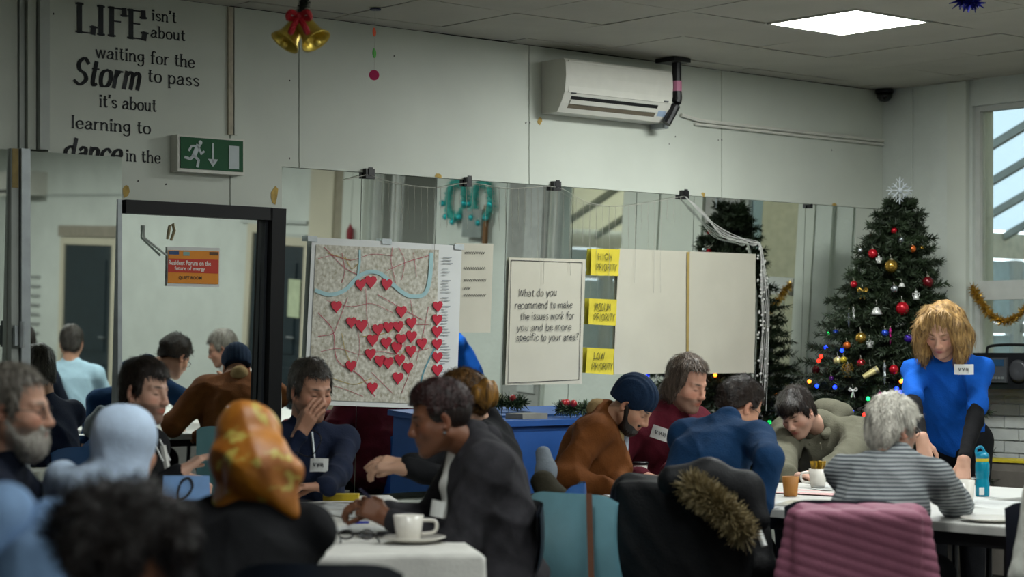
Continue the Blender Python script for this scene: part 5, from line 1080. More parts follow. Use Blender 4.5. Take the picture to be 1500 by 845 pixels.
b.rc(H(d, -.026, .09, -.045), H(d, .026, .09, -.045), .01, .01, .01).el(H(d, 0, .112, -.062), np.array([.024, .025, .006]), d['R'], .006, True); V_, Q_ = b.mesh(.005, None, hair_disp(5, .003, 120, d['R'])); V_, Q_ = strands(V_, Q_, lambda p: np.tile(-d['R'][:, 2] + .2 * d['R'][:, 1], (len(p), 1)), 1800, .014, .0025, .003, 5, .5); link('beard', V_, Q_, hair_mat('grey beard', '857f76', 'b9b4aa'), d['root'], True); glasses(d)
sit(d, 0, 'blue chair under the grey bearded man')
# pale blue hijab
d = person('bluehijab', 'woman in a pale blue headscarf and maroon top, seen from behind', 185, 658, 6.2, 62, 8, body=70, k=1.0, tone='b98a70', garment=('top', cloth('maroon knit', '4b1530')), vox=.01, fine=.007, seed=3, hands={-1: dict(w=lt_(1.1, .9, .79)), 1: dict(w=lt_(.95, .55, .79))}, spine=.44)
hijab(d, cloth('pale blue scarf', 'bccfe6', var=.08, sheen=.0), [(d['Nb'] - d['rt'] * .05 - d['fo'] * .06, ph(92, 702, 6.25), .09, .05), (ph(92, 702, 6.25), ph(70, 740, 6.3), .05, .035)], .005); sit(d, 70, 'blue chair under the woman in the pale blue headscarf')
# dark haired man in black coat
d = person('blackcoat', 'dark haired man in a black zipped coat smiling toward the table', 212, 575, 8.1, -28, 6, 4, body=-15, tone='c39a85', brow='1b1310', garment=('coat', C_BLACK), seed=4, k=1.0, fine=.004, hands={-1: dict(w=ph(262, 698, 8.2), f=np.array([1, .1, -.1]), curl=.75, hint=np.array([-.2, -.4, -1])), 1: dict(w=ph(262, 694, 7.9))}, stubble='5a473e')
hair(d, hair_mat('dark brown hair', '120d0b', '2b201a'), .013, .004, .07)
mb = MB()
for e in (-.035, .03): mb.tube([d['Nb'] + d['fo'] * .1 + d['rt'] * e - Z * .01, d['Nb'] + d['fo'] * .145 + d['rt'] * e - Z * .09], .004, 5)
mb.obj('drawstring', M_PAPERW, d['root']); MB().tube([d['Nb'] + d['fo'] * .13 - Z * .03, d['Nb'] + d['fo'] * .17 - Z * .22], .012, 5).obj('shirt_front', WHITE_T, d['root']); sit(d, -15, 'blue chair under the man in the black coat')
# foreground dark curly head with pale blue top
d = person('front', 'person with dark curly hair and pale blue top bent forward, nearest the viewer', 172, 826, 4.0, 8, 38, body=12, nb=(62, 790, 4.12), tone='8a5a3e', garment=('top', cloth('pale blue jersey', '7f9fc6', var=.08)), vox=.01, fine=.006, seed=5, hands={-1: dict(w=P(330, 900, 4.3)), 1: dict(w=P(330, 930, 4.0))}, hipz=.55, spine=.52, wide=1.1)
hair(d, hair_mat('black curly hair', '0d0a0a', '241a17'), .022, .016, .06, None, ears=False, amp=.012, freq=95, vox=.006, ln=.05, n=5000, lift=.012, clump=2.5, extra=[('e', (0, -.06, .0), (.1, .085, .1), .03), ('e', (.06, -.02, -.01), (.05, .07, .07), .03), ('e', (-.06, -.02, -.01), (.05, .07, .07), .03), ('e', (0, .04, .1), (.07, .05, .04), .03)])
s = Shape()                                              # hood lying on the back
s.el(d['Nb'] - d['fo'] * .09 - d['upt'] * .02, (.15, .08, .1), d['T'], .03).el(d['sp'](.75) - d['fo'] * .08, (.17, .09, .16), d['T'], .04); s.obj('hood', MATS['pale blue jersey'], d['root'], .01, disp=folds(6, .004)); sit(d, 12, 'blue chair under the nearest curly haired person')
# orange hijab
m = mat('ochre printed scarf', 'b8741a', rough=.5, var=.3, scale=9, c2='8a4a10', bump=.15, bscale=30, sheen=.0); nt = m.node_tree; b_ = nt.nodes['Principled BSDF']; ln = b_.inputs['Base Color'].links[0].from_socket
tcn = next(n for n in nt.nodes if n.type == 'TEX_COORD')
n3 = nt.nodes.new('ShaderNodeTexNoise'); n3.inputs['Scale'].default_value = 17; nt.links.new(tcn.outputs['Object'], n3.inputs['Vector']); rp = nt.nodes.new('ShaderNodeValToRGB'); rp.color_ramp.elements[0].position = .58; rp.color_ramp.elements[1].position = .63; nt.links.new(n3.outputs[0], rp.inputs[0])
mx = nt.nodes.new('ShaderNodeMix'); mx.data_type = 'RGBA'; nt.links.new(rp.outputs[0], mx.inputs[0]); nt.links.new(ln, mx.inputs[6]); mx.inputs[7].default_value = (*lin('b8a24c'), 1); nt.links.new(mx.outputs[2], b_.inputs['Base Color'])
d = person('orangehijab', 'woman in a golden ochre patterned headscarf and black robe, seen from behind', 366, 658, 5.8, 85, 10, body=78, k=1.0, tone='b98a70', garment=('robe', cloth('black robe', '0f1013')), trousers=cloth('black robe', '0f1013'), vox=.01, fine=.008, seed=7, hands={-1: dict(w=lt_(.95, .1, .79)), 1: dict(w=lt_(.62, .1, .79))}, wide=1.12, shift=(.05, 0), spine=.46)
hijab(d, m, [(H(d, 0, -.07, -.03), ph(380, 690, 5.67), .08, .07, .04), (ph(378, 672, 5.7), ph(334, 676, 5.72), .075, .05, .04), (ph(378, 676, 5.68), ph(428, 690, 5.68), .075, .045, .04), (ph(365, 700, 5.66), ph(410, 730, 5.64), .05, .03, .04), (ph(385, 695, 5.65), ph(429, 752, 5.63),   .06, .012, .04), (ph(425, 690, 5.66), ph(432, 752, 5.63), .035, .01, .03)], .012, 3, hole=True); chair(P(487, 700, 5.42), 86, 'black chair back at the bottom edge behind the ochre headscarf', m=M_CHD)
# man in navy with his hand over his mouth
hd = dict(w=ph(437, 640, 8.72), f=nrm(np.array([.45, -.1, .8])), d=nrm(np.array([-.3, -.85, .2])), curl=.22, hint=np.array([-.5, -.3, -1]), spread=.06)
d = person('navy', 'man in a navy zip jumper covering his mouth with his hand', 455, 573, 8.9, -52, 14, 0, body=-62, tone='b98a72', brow='3a302a', garment=('jumper', cloth('navy knit', '141d33')), seed=8, k=1.04, wide=1.08, stubble='6a5448', hands={1: hd, -1: dict(w=ph(480, 712, 8.5), f=np.array([-.9, -.2, 0]))}, hipz=.56)
hair(d, hair_mat('greying dark hair', '1d1916', '4d463f'), .01, .003, .08)
badge(d, 467, 681, 27, 20, 8.62, [-.2, -.95, .2]); MB().tube(catmull([d['Nb'] + d['fo'] * .1 + d['rt'] * .05 + Z * .04, ph(470, 640, 8.66), ph(455, 668, 8.66), ph(430, 660, 8.68)], 6), .0025, 5).obj('cord', M_BLACKM, d['root'])
MB().tube([d['Nb'] + d['fo'] * .1, d['sp'](.72) + d['fo'] * .145], .006, 5).obj('zip', M_ALU, d['root']); sit(d, -62, 'blue chair under the man with his hand on his mouth')
# woman with the hair bun
d = person('bun', 'woman with a golden brown hair bun and black jacket reaching to the table', 676, 590, 8.3, 160, 14, body=172, k=.97, nb=(718, 622, 8.35), tone='c39a82', garment=('jacket', C_BLACK), seed=9, hands={1: dict(w=ph(598, 682, 8.0), f=np.array([-1, .05, .18]), d=np.array([0, -.5, .85]), curl=.3, spread=.05), -1: dict(w=ph(592, 686, 7.85), f=np.array([-1, .1, .05]), d=np.array([0, -.3, .9]), curl=.55)}, shift=(0, -.03))
mh = hair_mat('golden brown hair', '2d1d10', '7a5526'); hair(d, mh, .012, .006, .072, -.08, .5, amp=.003, flow=(-.02, -.14, .03))
s = Shape(); bc = ph(713, 577, 8.2); s.el(bc, (.047, .05, .062), None, .02).el(bc + np.array([-.03, 0, 0]), (.03, .03, .04), None, .02); s.obj('hair_bun', hair_mat('golden bun', '4a3216', 'a8772f'), d['root'], .005, disp=lambda X, Y, Zz: .005 * np.sin(130 * (X - bc[0]) + 60 * (Y - bc[1])) + 0 * Zz)
sit(d, 172, 'blue chair under the woman with the hair bun')
# woman in dark jacket writing
d = person('jacket', 'woman with cropped dark hair in a charcoal jacket writing, beside the cup', 645, 615, 7.2, 186, 12, body=192, k=1.02, nb=(703, 652, 7.25), bulk=.022, spine=.44, tone='734a34', lip='5e3430', brow='120b09', garment=('jacket', cloth('charcoal denim', '2e2d31', var=.25)), seed=10, wide=1.05, hands={-1: dict(w=ph(572, 762, 7.12), f=nrm(np.array([-.75, .1, .4])), d=np.array([.1, -.8, .3]), curl=.75, hint=np.array([.3, -.3, -1])), 1: dict(w=ph(562, 748, 7.3), f=nrm(np.array([-.85, -.1, .2])), d=np.array([0, -.3, .9]), curl=.7)}, cuff=.01, shift=(0, -.04))
hair(d, hair_mat('cropped dark red hair', '0e0909', '3a1716'), .012, .003, .068, .03, .0, ears=False, amp=.002, freq=160, ln=.012, lift=.005, clump=1.5, extra=[('e', (0, .02, .1), (.06, .06, .035), .03)])
sd2 = hair_mat('shaved hair', '120c0a', '241815'); s = Shape(); s.el(H(d, 0, -.02, .03), np.array([.0785, .0985, .085]) * 1.02, d['R'], .02).el(H(d, 0, .085, -.03), np.array([.066, .085, .1]), d['R'], .01, True)
for e in (-1, 1): s.el(H(d, e * .09, .0, -.028), np.array([.03, .034, .042]), d['R'], .01, True)
s.obj('shaved_sides', sd2, d['root'], .006, clip=lambda X, Y, Zz: (d['Hc'][2] - .045) - Zz + 0 * X + 0 * Y)
for e in (-1, 1): MB().ball(H(d, e * .082, .0, -.042), .006, 8).obj('earring', M_CHROME, d['root'])
s = Shape(); s.chain([d['Nb'] + d['fo'] * .085 + Z * .0, d['sp'](.75) + d['fo'] * .13, d['sp'](.4) + d['fo'] * .135], [.03, .032, .03], .02); s.obj('t_shirt', WHITE_T, d['root'], .008)
s = Shape(); s.rc(d['Nb'] + Z * .02 - d['fo'] * .03, d['Nb'] + d['fo'] * .07 - d['rt'] * .07 - Z * .03, .045, .03, .02).rc(d['Nb'] + Z * .02 - d['fo'] * .03, d['Nb'] + d['fo'] * .07 + d['rt'] * .07 - Z * .03, .045, .03, .02); s.obj('jacket_collar', MATS['charcoal denim'], d['root'], .008)
badge(d, 640, 745, 20, 24, 7.0, [-.6, -.75, .1], -.1, False); MB().tube([ph(527, 716, 7.12), ph(553, 738, 7.15)], .005, 6).obj('pen', mat('dark blue pen', '1a1d3c', rough=.3), d['root']); sit(d, 192, 'black chair under the woman in the charcoal jacket', back=-.12, m=M_CHD)
# man in brown jacket with beanie
d = person('brown', 'man in a rust brown jacket and dark blue beanie bent over the table', 926, 594, 9.64, -22, 40, body=-14, nb=(884, 612, 9.7), bulk=.025, tone='b58a70', garment=('jacket', cloth('rust brown suede', '633815', var=.14)), seed=11, wide=1.12, hands={-1: dict(w=ph(905, 728, 9.45), f=np.array([.95, -.1, -.1])), 1: dict(w=ph(903, 722, 9.3), f=np.array([.95, .1, -.1]), curl=.5)}, spine=.53, brow='120d0b')
m_bn = cloth('dark blue knit', '10233a', var=.2, scale=60); s = Shape(); s.el(H(d, 0, -.018, .055), np.array([.089, .112, .098]), d['R'], .02).el(H(d, 0, -.05, .0), np.array([.075, .07, .08]), d['R'], .03); RR = d['R']
s.obj('beanie', m_bn, d['root'], .006, disp=lambda X, Y, Zz: .0018 * np.sin(260 * ((X - d['Hc'][0]) * RR[0, 0] + (Y - d['Hc'][1]) * RR[1, 0])) + 0 * Zz, clip=lambda X, Y, Zz: -((X - d['Hc'][0]) * (RR[0, 2] - .15 * RR[0, 1]) + (Y - d['Hc'][1]) * (RR[1, 2] - .15 * RR[1, 1]) + (Zz - d['Hc'][2]) * (RR[2, 2] - .15 * RR[2, 1]) + .006))
b = Shape(); b.el(H(d, 0, .052, -.088), (.056, .05, .045), d['R'], .02).rc(H(d, .07, -.0, -.005), H(d, .045, .045, -.085), .012, .02, .02).rc(H(d, -.07, -.0, -.005), H(d, -.045, .045, -.085), .012, .02, .02).rc(H(d, -.024, .09, -.046), H(d, .024, .09, -.046), .009, .009, .01).el(H(d, 0, .11, -.062), (.022, .025, .006), d['R'], .006, True); b.obj('beard', hair_mat('black beard', '0d0a09', '221a16'), d['root'], .005)
s = Shape(); s.rc(d['Nb'] + Z * .03 - d['fo'] * .03, d['Nb'] + d['fo'] * .08 + d['rt'] * .05 - Z * .06, .05, .03, .02).rc(d['Nb'] + Z * .03 - d['fo'] * .03, d['Nb'] + d['fo'] * .08 - d['rt'] * .05 - Z * .06, .05, .03, .02).rc(d['Nb'] + d['fo'] * .08 + d['rt'] * .05 - Z * .06, d['sp'](.55) + d['fo'] * .14 + d['rt'] * .05, .03, .022, .02); s.obj('shearling_collar', cloth('cream shearling', '8f7752'), d['root'], .008, disp=folds(4, .003, 80))
s = Shape(); s.chain([d['Nb'] + d['fo'] * .09 - Z * .04 - d['rt'] * .01, d['sp'](.6) + d['fo'] * .135, d['sp'](.2) + d['fo'] * .15], [.035, .05, .05], .02); s.obj('shirt', cloth('pale grey check', '8d94a0', var=.25, scale=50), d['root'], .008); sit(d, -14, 'pale teal chair under the man in the brown jacket', True, .12)
# maroon man
d = person('maroon', 'heavy man with collar length hair in a maroon fleece, with name sticker', 1006, 563, 10.4, -42, 20, 0, body=-50, nb=(978, 606, 10.45), bulk=.015, tone='c2917b', stubble='6f5c50', brow='4a3a30', garment=('fleece', cloth('maroon fleece', '4a0e1c')), seed=12, k=1.08, wide=1.12, belly=.05, heavy=.007, hipz=.58, hands={1: dict(w=ph(945, 700, 10.0)), -1: dict(w=ph(985, 690, 9.9))})
hair(d, hair_mat('brown grey hair', '2c211a', '6b5c50'), .014, .01, .092, -.11, .25, ears=False, extra=[('e', (.072, -.03, -.035), (.022, .05, .055), .03), ('e', (-.072, -.03, -.035), (.022, .05, .055), .03), ('e', (0, -.08, -.06), (.075, .04, .05), .03)])
badge(d, 968, 635, 27, 19, 10.1, [-.35, -.9, .1], -.3); MB().tube([d['Nb'] + d['fo'] * .1, d['sp'](.6) + d['fo'] * .16], .007, 5).obj('zip', M_ALU, d['root']); sit(d, -50, 'blue chair under the man in the maroon fleece')
# woman in navy from behind
d = person('navywoman', 'woman in a navy jumper with tied dark hair, seen from behind', 1084, 598, 9.12, 30, 30, body=52, nb=(1060, 624, 8.95), bulk=.012, tone='b98a70', garment=('jumper', cloth('deep blue jersey', '0f3052', var=.1)), seed=13, vox=.009, fold=.01, wide=1.06, belly=.01, k=1.0, hands={1: dict(w=ph(1112, 762, 8.5), f=np.array([-.1, .1, -1]), d=np.array([.9, -.3, 0]), curl=.3, hint=np.array([.1, -1, -.1])), -1: dict(w=ph(1085, 668, 9.45), f=nrm(np.array([.1, -.1, .95])), d=np.array([.3, .9, .1]), curl=.4, hint=np.array([-.3, .4, -1]))}, shift=(-.04, 0), spine=.59)
mh = hair_mat('dark tied hair', '120d0b', '33241c'); hair(d, mh, .013, .007, .072, -.045, .5, extra=[('e', (0, -.105, .03), (.04, .035, .04), .02)], amp=.004, flow=(0, -.13, .03)); glasses(d, '222226'); 
cho = chair
# boy in hoodie
d = person('boy', 'boy with dark brown hair in a grey green hooded sweatshirt looking down', 1168, 605, 10.7, 232, 34, -8, body=238, nb=(1206, 622, 10.85), bulk=.05, k=.98, tone='c79d8a', lip='b05e58', brow='1b1310', garment=('hoodie', cloth('grey green sweatshirt', '636153', var=.1)), seed=14, wide=1.25, heavy=.006, vox=.01, hands={1: dict(w=ph(1150, 694, 10.2), f=np.array([.9, -.2, -.05]), hint=np.array([-.9, .1, -.7])), -1: dict(w=ph(1212, 692, 10.25), f=np.array([-.9, -.2, -.02]), curl=.5, hint=np.array([.9, .3, -.6]))}, spine=.52, hipz=.58)
hair(d, hair_mat('boy dark hair', '110c0a', '2c1f18'), .017, .01, .05, -.07, .5, amp=.004, extra=[('e', (0, .055, .088), (.066, .045, .035), .03)])
s = Shape(); hb_ = d['Nb'] - d['fo'] * .07 + Z * .02; s.el(hb_ + d['rt'] * -.0, (.12, .075, .085), d['T'], .03).rc(hb_ + d['rt'] * .1, d['Nb'] + d['fo'] * .09 + d['rt'] * .05, .045, .032, .03).rc(hb_ - d['rt'] * .1, d['Nb'] + d['fo'] * .09 - d['rt'] * .05, .045, .032, .03); s.obj('hood', MATS['grey green sweatshirt'], d['root'], .009, disp=folds(3, .006))
for e in (-.03, .03): MB().tube([d['Nb'] + d['fo'] * .13 + d['rt'] * e - Z * .02, d['sp'](.6) + d['fo'] * .17 + d['rt'] * e], .004, 5).obj('drawcord', mat('grey cord', '8a8674'), d['root'])
sit(d, 238, 'blue chair under the boy in the hoodie')
# grey haired woman
m = cloth('grey striped knit', '6d7277', var=.05); nt = m.node_tree; b_ = nt.nodes['Principled BSDF']; ln = b_.inputs['Base Color'].links[0].from_socket; tcn = next(n for n in nt.nodes if n.type == 'TEX_COORD')
wv = nt.nodes.new('ShaderNodeTexWave'); wv.bands_direction = 'Z'; wv.inputs['Scale'].default_value = 21; wv.inputs['Distortion'].default_value = 1.2; wv.inputs['Detail'].default_value = 1; wv.inputs['Detail Scale'].default_value = .4; nt.links.new(tcn.outputs['Object'], wv.inputs['Vector'])
rp = nt.nodes.new('ShaderNodeValToRGB'); rp.color_ramp.elements[0].position = .42; rp.color_ramp.elements[1].position = .58; rp.color_ramp.elements[0].color = (*lin('4b5055'), 1); rp.color_ramp.elements[1].color = (*lin('8d9192'), 1); nt.links.new(wv.outputs[0], rp.inputs[0]); nt.links.new(rp.outputs[0], b_.inputs['Base Color'])
d = person('greywoman', 'woman with short white grey hair and glasses in a grey striped jumper', 1308, 630, 7.95, 34, 8, body=62, nb=(1306, 676, 7.9), bulk=.01, tone='c0937e', brow='8a8078', garment=('jumper', m), seed=15, vox=.009, wide=1.06, belly=.02, spine=.48, shift=(-.02, 0), k=.98, hands={1: dict(w=ph(1412, 750, 8.3)), -1: dict(w=ph(1318, 745, 8.45))})
hair(d, hair_mat('white grey hair', 'a09c92', 'e6e1d4'), .018, .012, .066, -.085, .5, amp=.0035, freq=130, lift=.004, n=3000, clump=.35); glasses(d, '3a2d26')
pc, pcf = d['pel'] - d['fb'] * .14, 62
# standing woman
hw_ = dict(w=ph(1412, 672, 10.1), f=nrm(np.array([-.12, -.35, -.9])), d=np.array([-.1, -.9, .3]), curl=.25, spread=.05, hint=np.array([.5, .5, -.3]))
d = person('standing', 'standing woman with blond bob in a bright blue t-shirt bending over papers', 1380, 484, 10.5, 243, 34, 3, body=247, k=1.04, tone='c79a84', lip='b06058', brow='6a4a2c', stand=True, garment=('t_shirt', cloth('bright blue cotton', '0f55b4', var=.1, sheen=.0)), short_sleeve=True, sleeve_mat=cloth('black jersey', '0c0c0f'), seed=16, vox=.009, wide=.94, hipz=.92, hands={-1: hw_, 1: dict(w=ph(1350, 640, 10.15), f=nrm(np.array([.1, -.3, -.95])), d=np.array([-.3, -.8, .2]), hint=np.array([-.6, .5, -.2]))}, collar=False, spine=.45)
mbl = mat('blond hair', '664722', c2='c49d60', rough=.45, var=.2, scale=9, stretch=(9, 9, 1.2), bump=.6, bscale=16)
s = Shape(); k = d['k']; R = d['R']
s.el(H(d, 0, -.02, .05), (.092, .112, .094), R, .02)
for e in (-1, 1):
    s.chain([H(d, e * .03, .03, .128), H(d, e * .085, .04, .06), H(d, e * .098, .05, -.02), H(d, e * .096, .06, -.09), H(d, e * .085, .065, -.15)], [.02, .03, .034, .036, .018], .03); s.chain([H(d, e * .07, -.04, .05), H(d, e * .1, -.02, -.05), H(d, e * .095, .0, -.13)], [.05, .05, .03], .04)
s.chain([H(d, 0, -.09, .04), H(d, 0, -.09, -.06), H(d, 0, -.075, -.13)], [.05, .06, .04], .04); s.el(H(d, 0, .105, -.05), (.07, .075, .125), R, .012, True); s.el(H(d, 0, .11, .03), (.05, .06, .055), R, .012, True)
V_, Q_ = s.mesh(.0055, None, lambda X, Y, Zz: hair_disp(3, .004, 120, R)(X, Y, Zz) + .003 * np.sin(60 * Zz + 25 * X)); cr_ = H(d, .02, .0, .13)
V_, Q_ = strands(V_, Q_, lambda p: (p - cr_) * np.array([1, 1, .3]) * 1.6 - Z * 1.2, 2600, .055, .003, .003, 4, .2); link('hair', V_, Q_, mbl, d['root'], True)
badge(d, 1412, 541, 27, 15, 10.22, [-.25, -.95, -.1], 0)
# people seen only in the mirrors
def room_px(u, n, h): 
    p = rw(u, n, h) - CAMP; return 750 + F * p[0] / p[1], 512 - F * p[2] / p[1], p[1]
d = person('edge', 'balding man in a pale blue shirt, seen from behind in the narrow mirror', *room_px(-.1, 4.75, 1.2), -20, 12, body=-20, tone='b98a70', garment=('shirt', cloth('pale blue shirt', '9fbccb', var=.05)), seed=17, fine=.007, hipz=.56)
hair(d, MATS['greying dark hair'], .004, .003, .13); 
d = person('white', 'grey haired man in a white shirt with glasses, visible only in the mirrored door', *room_px(.62, 3.75, 1.06), 262, 22, body=262, tone='b98a74', brow='6a6258', garment=('shirt', cloth('white shirt', 'cfd0cc', var=.03)), seed=18, fine=.006)
hair(d, MATS['grey hair'], .011, .005); glasses(d); sit(d, 262, 'chair under the man in the white shirt')
d = person('darknavy', 'dark haired person in a dark navy jumper visible only in the narrow mirror', *room_px(-.62, 4.5, 1.2), -15, 10, body=-15, tone='b98a74', garment=('jumper', C_NAVY), seed=19, fine=.007, wide=1.15)
hair(d, MATS['dark brown hair'], .014, .008); 
# ------------------------------------------------------------------ coats and chairs of their own
tc = P(888, 760, 7.7); chair(np.array([tc[0] + .02, tc[1] + .2, 0]), 48, 'empty pale teal chair with a brown strap over its back', True)
strap = MB(); 
for e in (-.012, .012): pass
sx_ = P(862, 752, 7.62); strap.sheet(lambda i, j: np.array([sx_[0] + (i - .5) * .022 + .012 * j, sx_[1] - .045 + .1 * (1 - j) ** 4 * 0 - .05 * 0 + .0, .868 - .42 * j]), 2, 10, np.array([0, .004, 0]))
thing('bag_strap', strap, mat('tan leather', '6e4630', rough=.6), 'thin tan bag strap hanging down the back of the pale teal chair', 'strap')
def draped(name, c, face, label, m, w_=.25, top=.9, bot=.3, dth=.1, disp=None, extra=None, vox=.01, cat_='coat'):
    B = frame(face); rt, fb = B[:, 0], B[:, 1]; s = Shape(); p = np.array([c[0], c[1], 0]) - fb * .22
    s.bx(p + Z * (top + bot) / 2 - fb * .05, (w_, dth * .5, (top - bot) / 2), B, .03, .04); s.rc(p + rt * -w_ + Z * (top - .02), p + rt * w_ + Z * (top - .02), .055, .055, .05)
    for e in (-1, 1): s.chain([p + rt * e * w_ + Z * (top - .03), p + rt * e * (w_ + .06) - fb * .06 + Z * (top - .3), p + rt * e * (w_ + .05) - fb * .03 + Z * (top - .55)], [.06, .055, .045], .03)
    r = empty('coat', (p[0], p[1], bot), label, cat_); s.obj(name, m, r, vox, disp=disp or folds(6, .009, 22))
    return r, p, rt, fb
nw = PEOPLE['navywoman']; pn_ = nw['pel'] - nw['fb'] * .18
cq = P(1024, 760, 7.95)
r, p, rt, fb = draped('coat_body', np.array([cq[0], cq[1] + .2, 0]), 78, 'black padded coat with a fur trimmed hood over a chair back', cloth('black padding', '0b0c0f', rough=.6), .235, .87, .25, .17)
fp_ = [ph(1012, 712, 7.62), ph(1036, 728, 7.55), ph(1064, 752, 7.52), ph(1090, 782, 7.55)]; M_FUR = hair_mat('fawn fur', '55482e', '9a8a62')
fu = tinsel(MB(), fp_, .085, 5200, 31, .006); fu.tube(catmull(fp_, 4), .03, 6); tag(fu.obj('fur_trim', M_FUR, r), kind='stuff')
s = Shape(); s.chain([ph(985, 705, 7.7), ph(1040, 700, 7.72), ph(1090, 720, 7.7), ph(1110, 760, 7.66)], [.06, .07, .07, .05], .04); s.obj('hood', MATS['black padding'], r, .01, disp=folds(2, .006)); MB().tube([ph(1112, 778, 7.6), ph(1120, 800, 7.58)], .012, 6).obj('white_label', M_PAPERW, r)
chair(np.array([cq[0] + .02, cq[1] + .2, 0]), 78, 'black chair hidden under the black fur trimmed coat', m=M_CHD)
cp = P(1270, 790, 7.35); chair(np.array([cp[0] - .04, cp[1] + .24, 0]), 80, 'black chair under the dusty pink quilted coat', m=M_CHD)
m = cloth('dusty pink quilting', '8a5568', rough=.6, var=.08)
def quilt(X, Y, Zz): return -.006 * np.abs(np.sin(80 * (Zz + .3 * X))) ** .5 + .003 * np.sin(9 * X + 14 * Zz) + 0 * Y
r, p, rt, fb = draped('coat_body', np.array([cp[0], cp[1] + .2, 0]), 80, 'dusty pink quilted coat hung over a chair back', m, .19, .80, .2, .12, quilt, vox=.006)
we = P(1578, 780, 7.3); chair(np.array([we[0], we[1] + .22, 0]), 80, 'chair under the pale jacket at the right edge', m=M_CHD); draped('coat_body', np.array([we[0], we[1] + .18, 0]), 80, 'pale off white jacket on a chair at the right edge of the table', cloth('off white jacket', 'aeb0a8'), .1, .9, .3, .1)
s = Shape(); kc = P(815, 760, 8.5); s.chain([P(795, 705, 8.4), P(812, 735, 8.35), P(828, 790, 8.3)], [.05, .07, .08], .03).chain([P(790, 745, 8.5), P(800, 810, 8.4)], [.07, .09], .03)
kr = empty('coat', P(808, 845, 8.4) * np.array([1, 1, 0]), 'dark khaki coat hanging on the chair behind the woman with the bun', 'coat'); s.obj('coat_body', cloth('dark khaki', '2b281d'), kr, .01, disp=folds(4, .008))

s = Shape(); s.chain([P(796, 664, 8.9), P(800, 690, 8.85), P(802, 706, 8.83)], [.035, .045, .04], .02); tw = empty('throw', P(798, 706, 8.85), 'pale grey knitted throw over a chair back left of the brown jacket', 'throw'); s.obj('cloth', cloth('pale grey knit', '6f777f'), tw, .007, disp=folds(7, .004, 60))
# ------------------------------------------------------------------ things on the tables
def onr(px, py): return P(px, py, floor_z(py, TAB))
def mug(name, px, py, hpx, m, label, h=.095, r=.038, handle=-1, cat_='mug', pl=None):
    c = pl if pl is not None else onr(px, py); o = empty(name, c, label, cat_)
    MB().lathe([(.0, .002), (r * .72, .001), (r * .8, .008), (r, h), (r - .004, h), (r * .76, .012), (0, .01)], c, 22, Z, False).obj('cup_body', m, o, True)
    if handle: MB().tube(catmull([c + np.array([handle * r * .9, 0, h * .8]), c + np.array([handle * r * 1.75, 0, h * .75]), c + np.array([handle * r * 1.7, 0, h * .35]), c + np.array([handle * r * .82, 0, h * .25])], 5), .006, 8).obj('handle', m, o, True)
    return o, c
c = lt_(.16, .32, TAB + .006); c = P(607, 797, 6.93); c[2] = TAB + .006
so = empty('saucer', c, 'white china saucer under the cup at the corner of the white cloth', 'saucer'); MB().lathe([(0, .002), (.05, .0), (.075, .008), (.108, .02), (.106, .023), (.07, .012), (0, .007)], c, 28, Z, False).obj('dish', M_CERAM, so, True)
mug('coffee_cup', 0, 0, 0, M_CERAM, 'white china cup on the saucer in front of the charcoal jacket', .085, .052, 1, 'cup', c + Z * .0095 + np.array([-.02, 0, 0]))
sc_m = mat('black cable', '0c0c0e', rough=.4)
gl = empty('spectacles', P(527, 797, 7.0), 'pair of dark folded glasses lying on the white cloth', 'glasses')
g0_ = P(522, 793, 6.98); g0_[2] = TAB + .012; gm = MB()
for e in (-1, 1): gm.tube([g0_ + np.array([e * .035 + .024 * math.cos(a), .018 * math.sin(a) * .6, .018 + .014 * math.sin(a)]) for a in np.linspace(0, 6.28, 13)], .004, 6); gm.tube([g0_ + np.array([e * .06, 0, .02]), g0_ + np.array([e * .065 + .02, -.1, .002])], .004, 6)
gm.tube([g0_ + np.array([-.012, 0, .022]), g0_ + np.array([.012, 0, .022])], .004, 5); gm.obj('frame', sc_m, gl)
def flat(name, px, py, w_, l_, ang, m, label, cat_, th=.003, h=TAB + .004, lines=0):
    c = P(px, py, floor_z(py, h)); a = math.radians(ang); d1 = np.array([math.cos(a), math.sin(a), 0]); d2 = np.array([-math.sin(a), math.cos(a), 0])
    r = random.Random(px * 7 + py); o = MB().sheet(lambda i, j: c + d1 * w_ * (i - .5) + d2 * l_ * (j - .5) + Z * (th + .004 * math.sin(3 * i + 2 * j + px)) , 5, 5, -Z * th).obj(name, m); tag(o, label, cat_)
    if lines:
        ti = MB()
        for k in range(lines): 
            y = .1 + .8 * k / lines; ww = r.uniform(.5, .85); ti.add([c + d1 * w_ * (x - .5) + d2 * l_ * (yy - .5) + Z * (th + .0065) for x, yy in ((.08, y), (.08 + ww, y), (.08 + ww, y + .25 / lines), (.08, y + .25 / lines))], [(0, 1, 2, 3)])
        tag(ti.obj('print', mat('grey text print', '8a8c8e'), o), kind='stuff')
    return o
CL = TAB + .008
flat('paper_sheet', 525, 752, .21, .3, 20, M_PAPERW, 'printed sheet on the white cloth before the woman with the bun', 'paper', .002, CL, 9); flat('paper_sheet', 535, 775, .21, .3, -15, M_PAPERW, 'sheet under the hands of the woman in charcoal', 'paper', .002, CL, 7); flat('paper_sheet', 500, 742, .21, .3, 60, M_PAPERW, 'sheet by the yellow folder on the white cloth', 'paper', .002, CL, 6); flat('paper_sheet', 290, 790, .21, .3, 5, M_PAPERW, 'sheet at the left end of the white cloth', 'paper', .002, CL, 6)
c = P(500, 733, 8.75); c[2] = TAB + .03; thing('yellow_folder', MB().box(c, (.075, .04, .014)), mat('yellow folder', 'c8ad1e', rough=.5), 'bright yellow wallet on the white cloth in front of the man in navy', 'wallet')
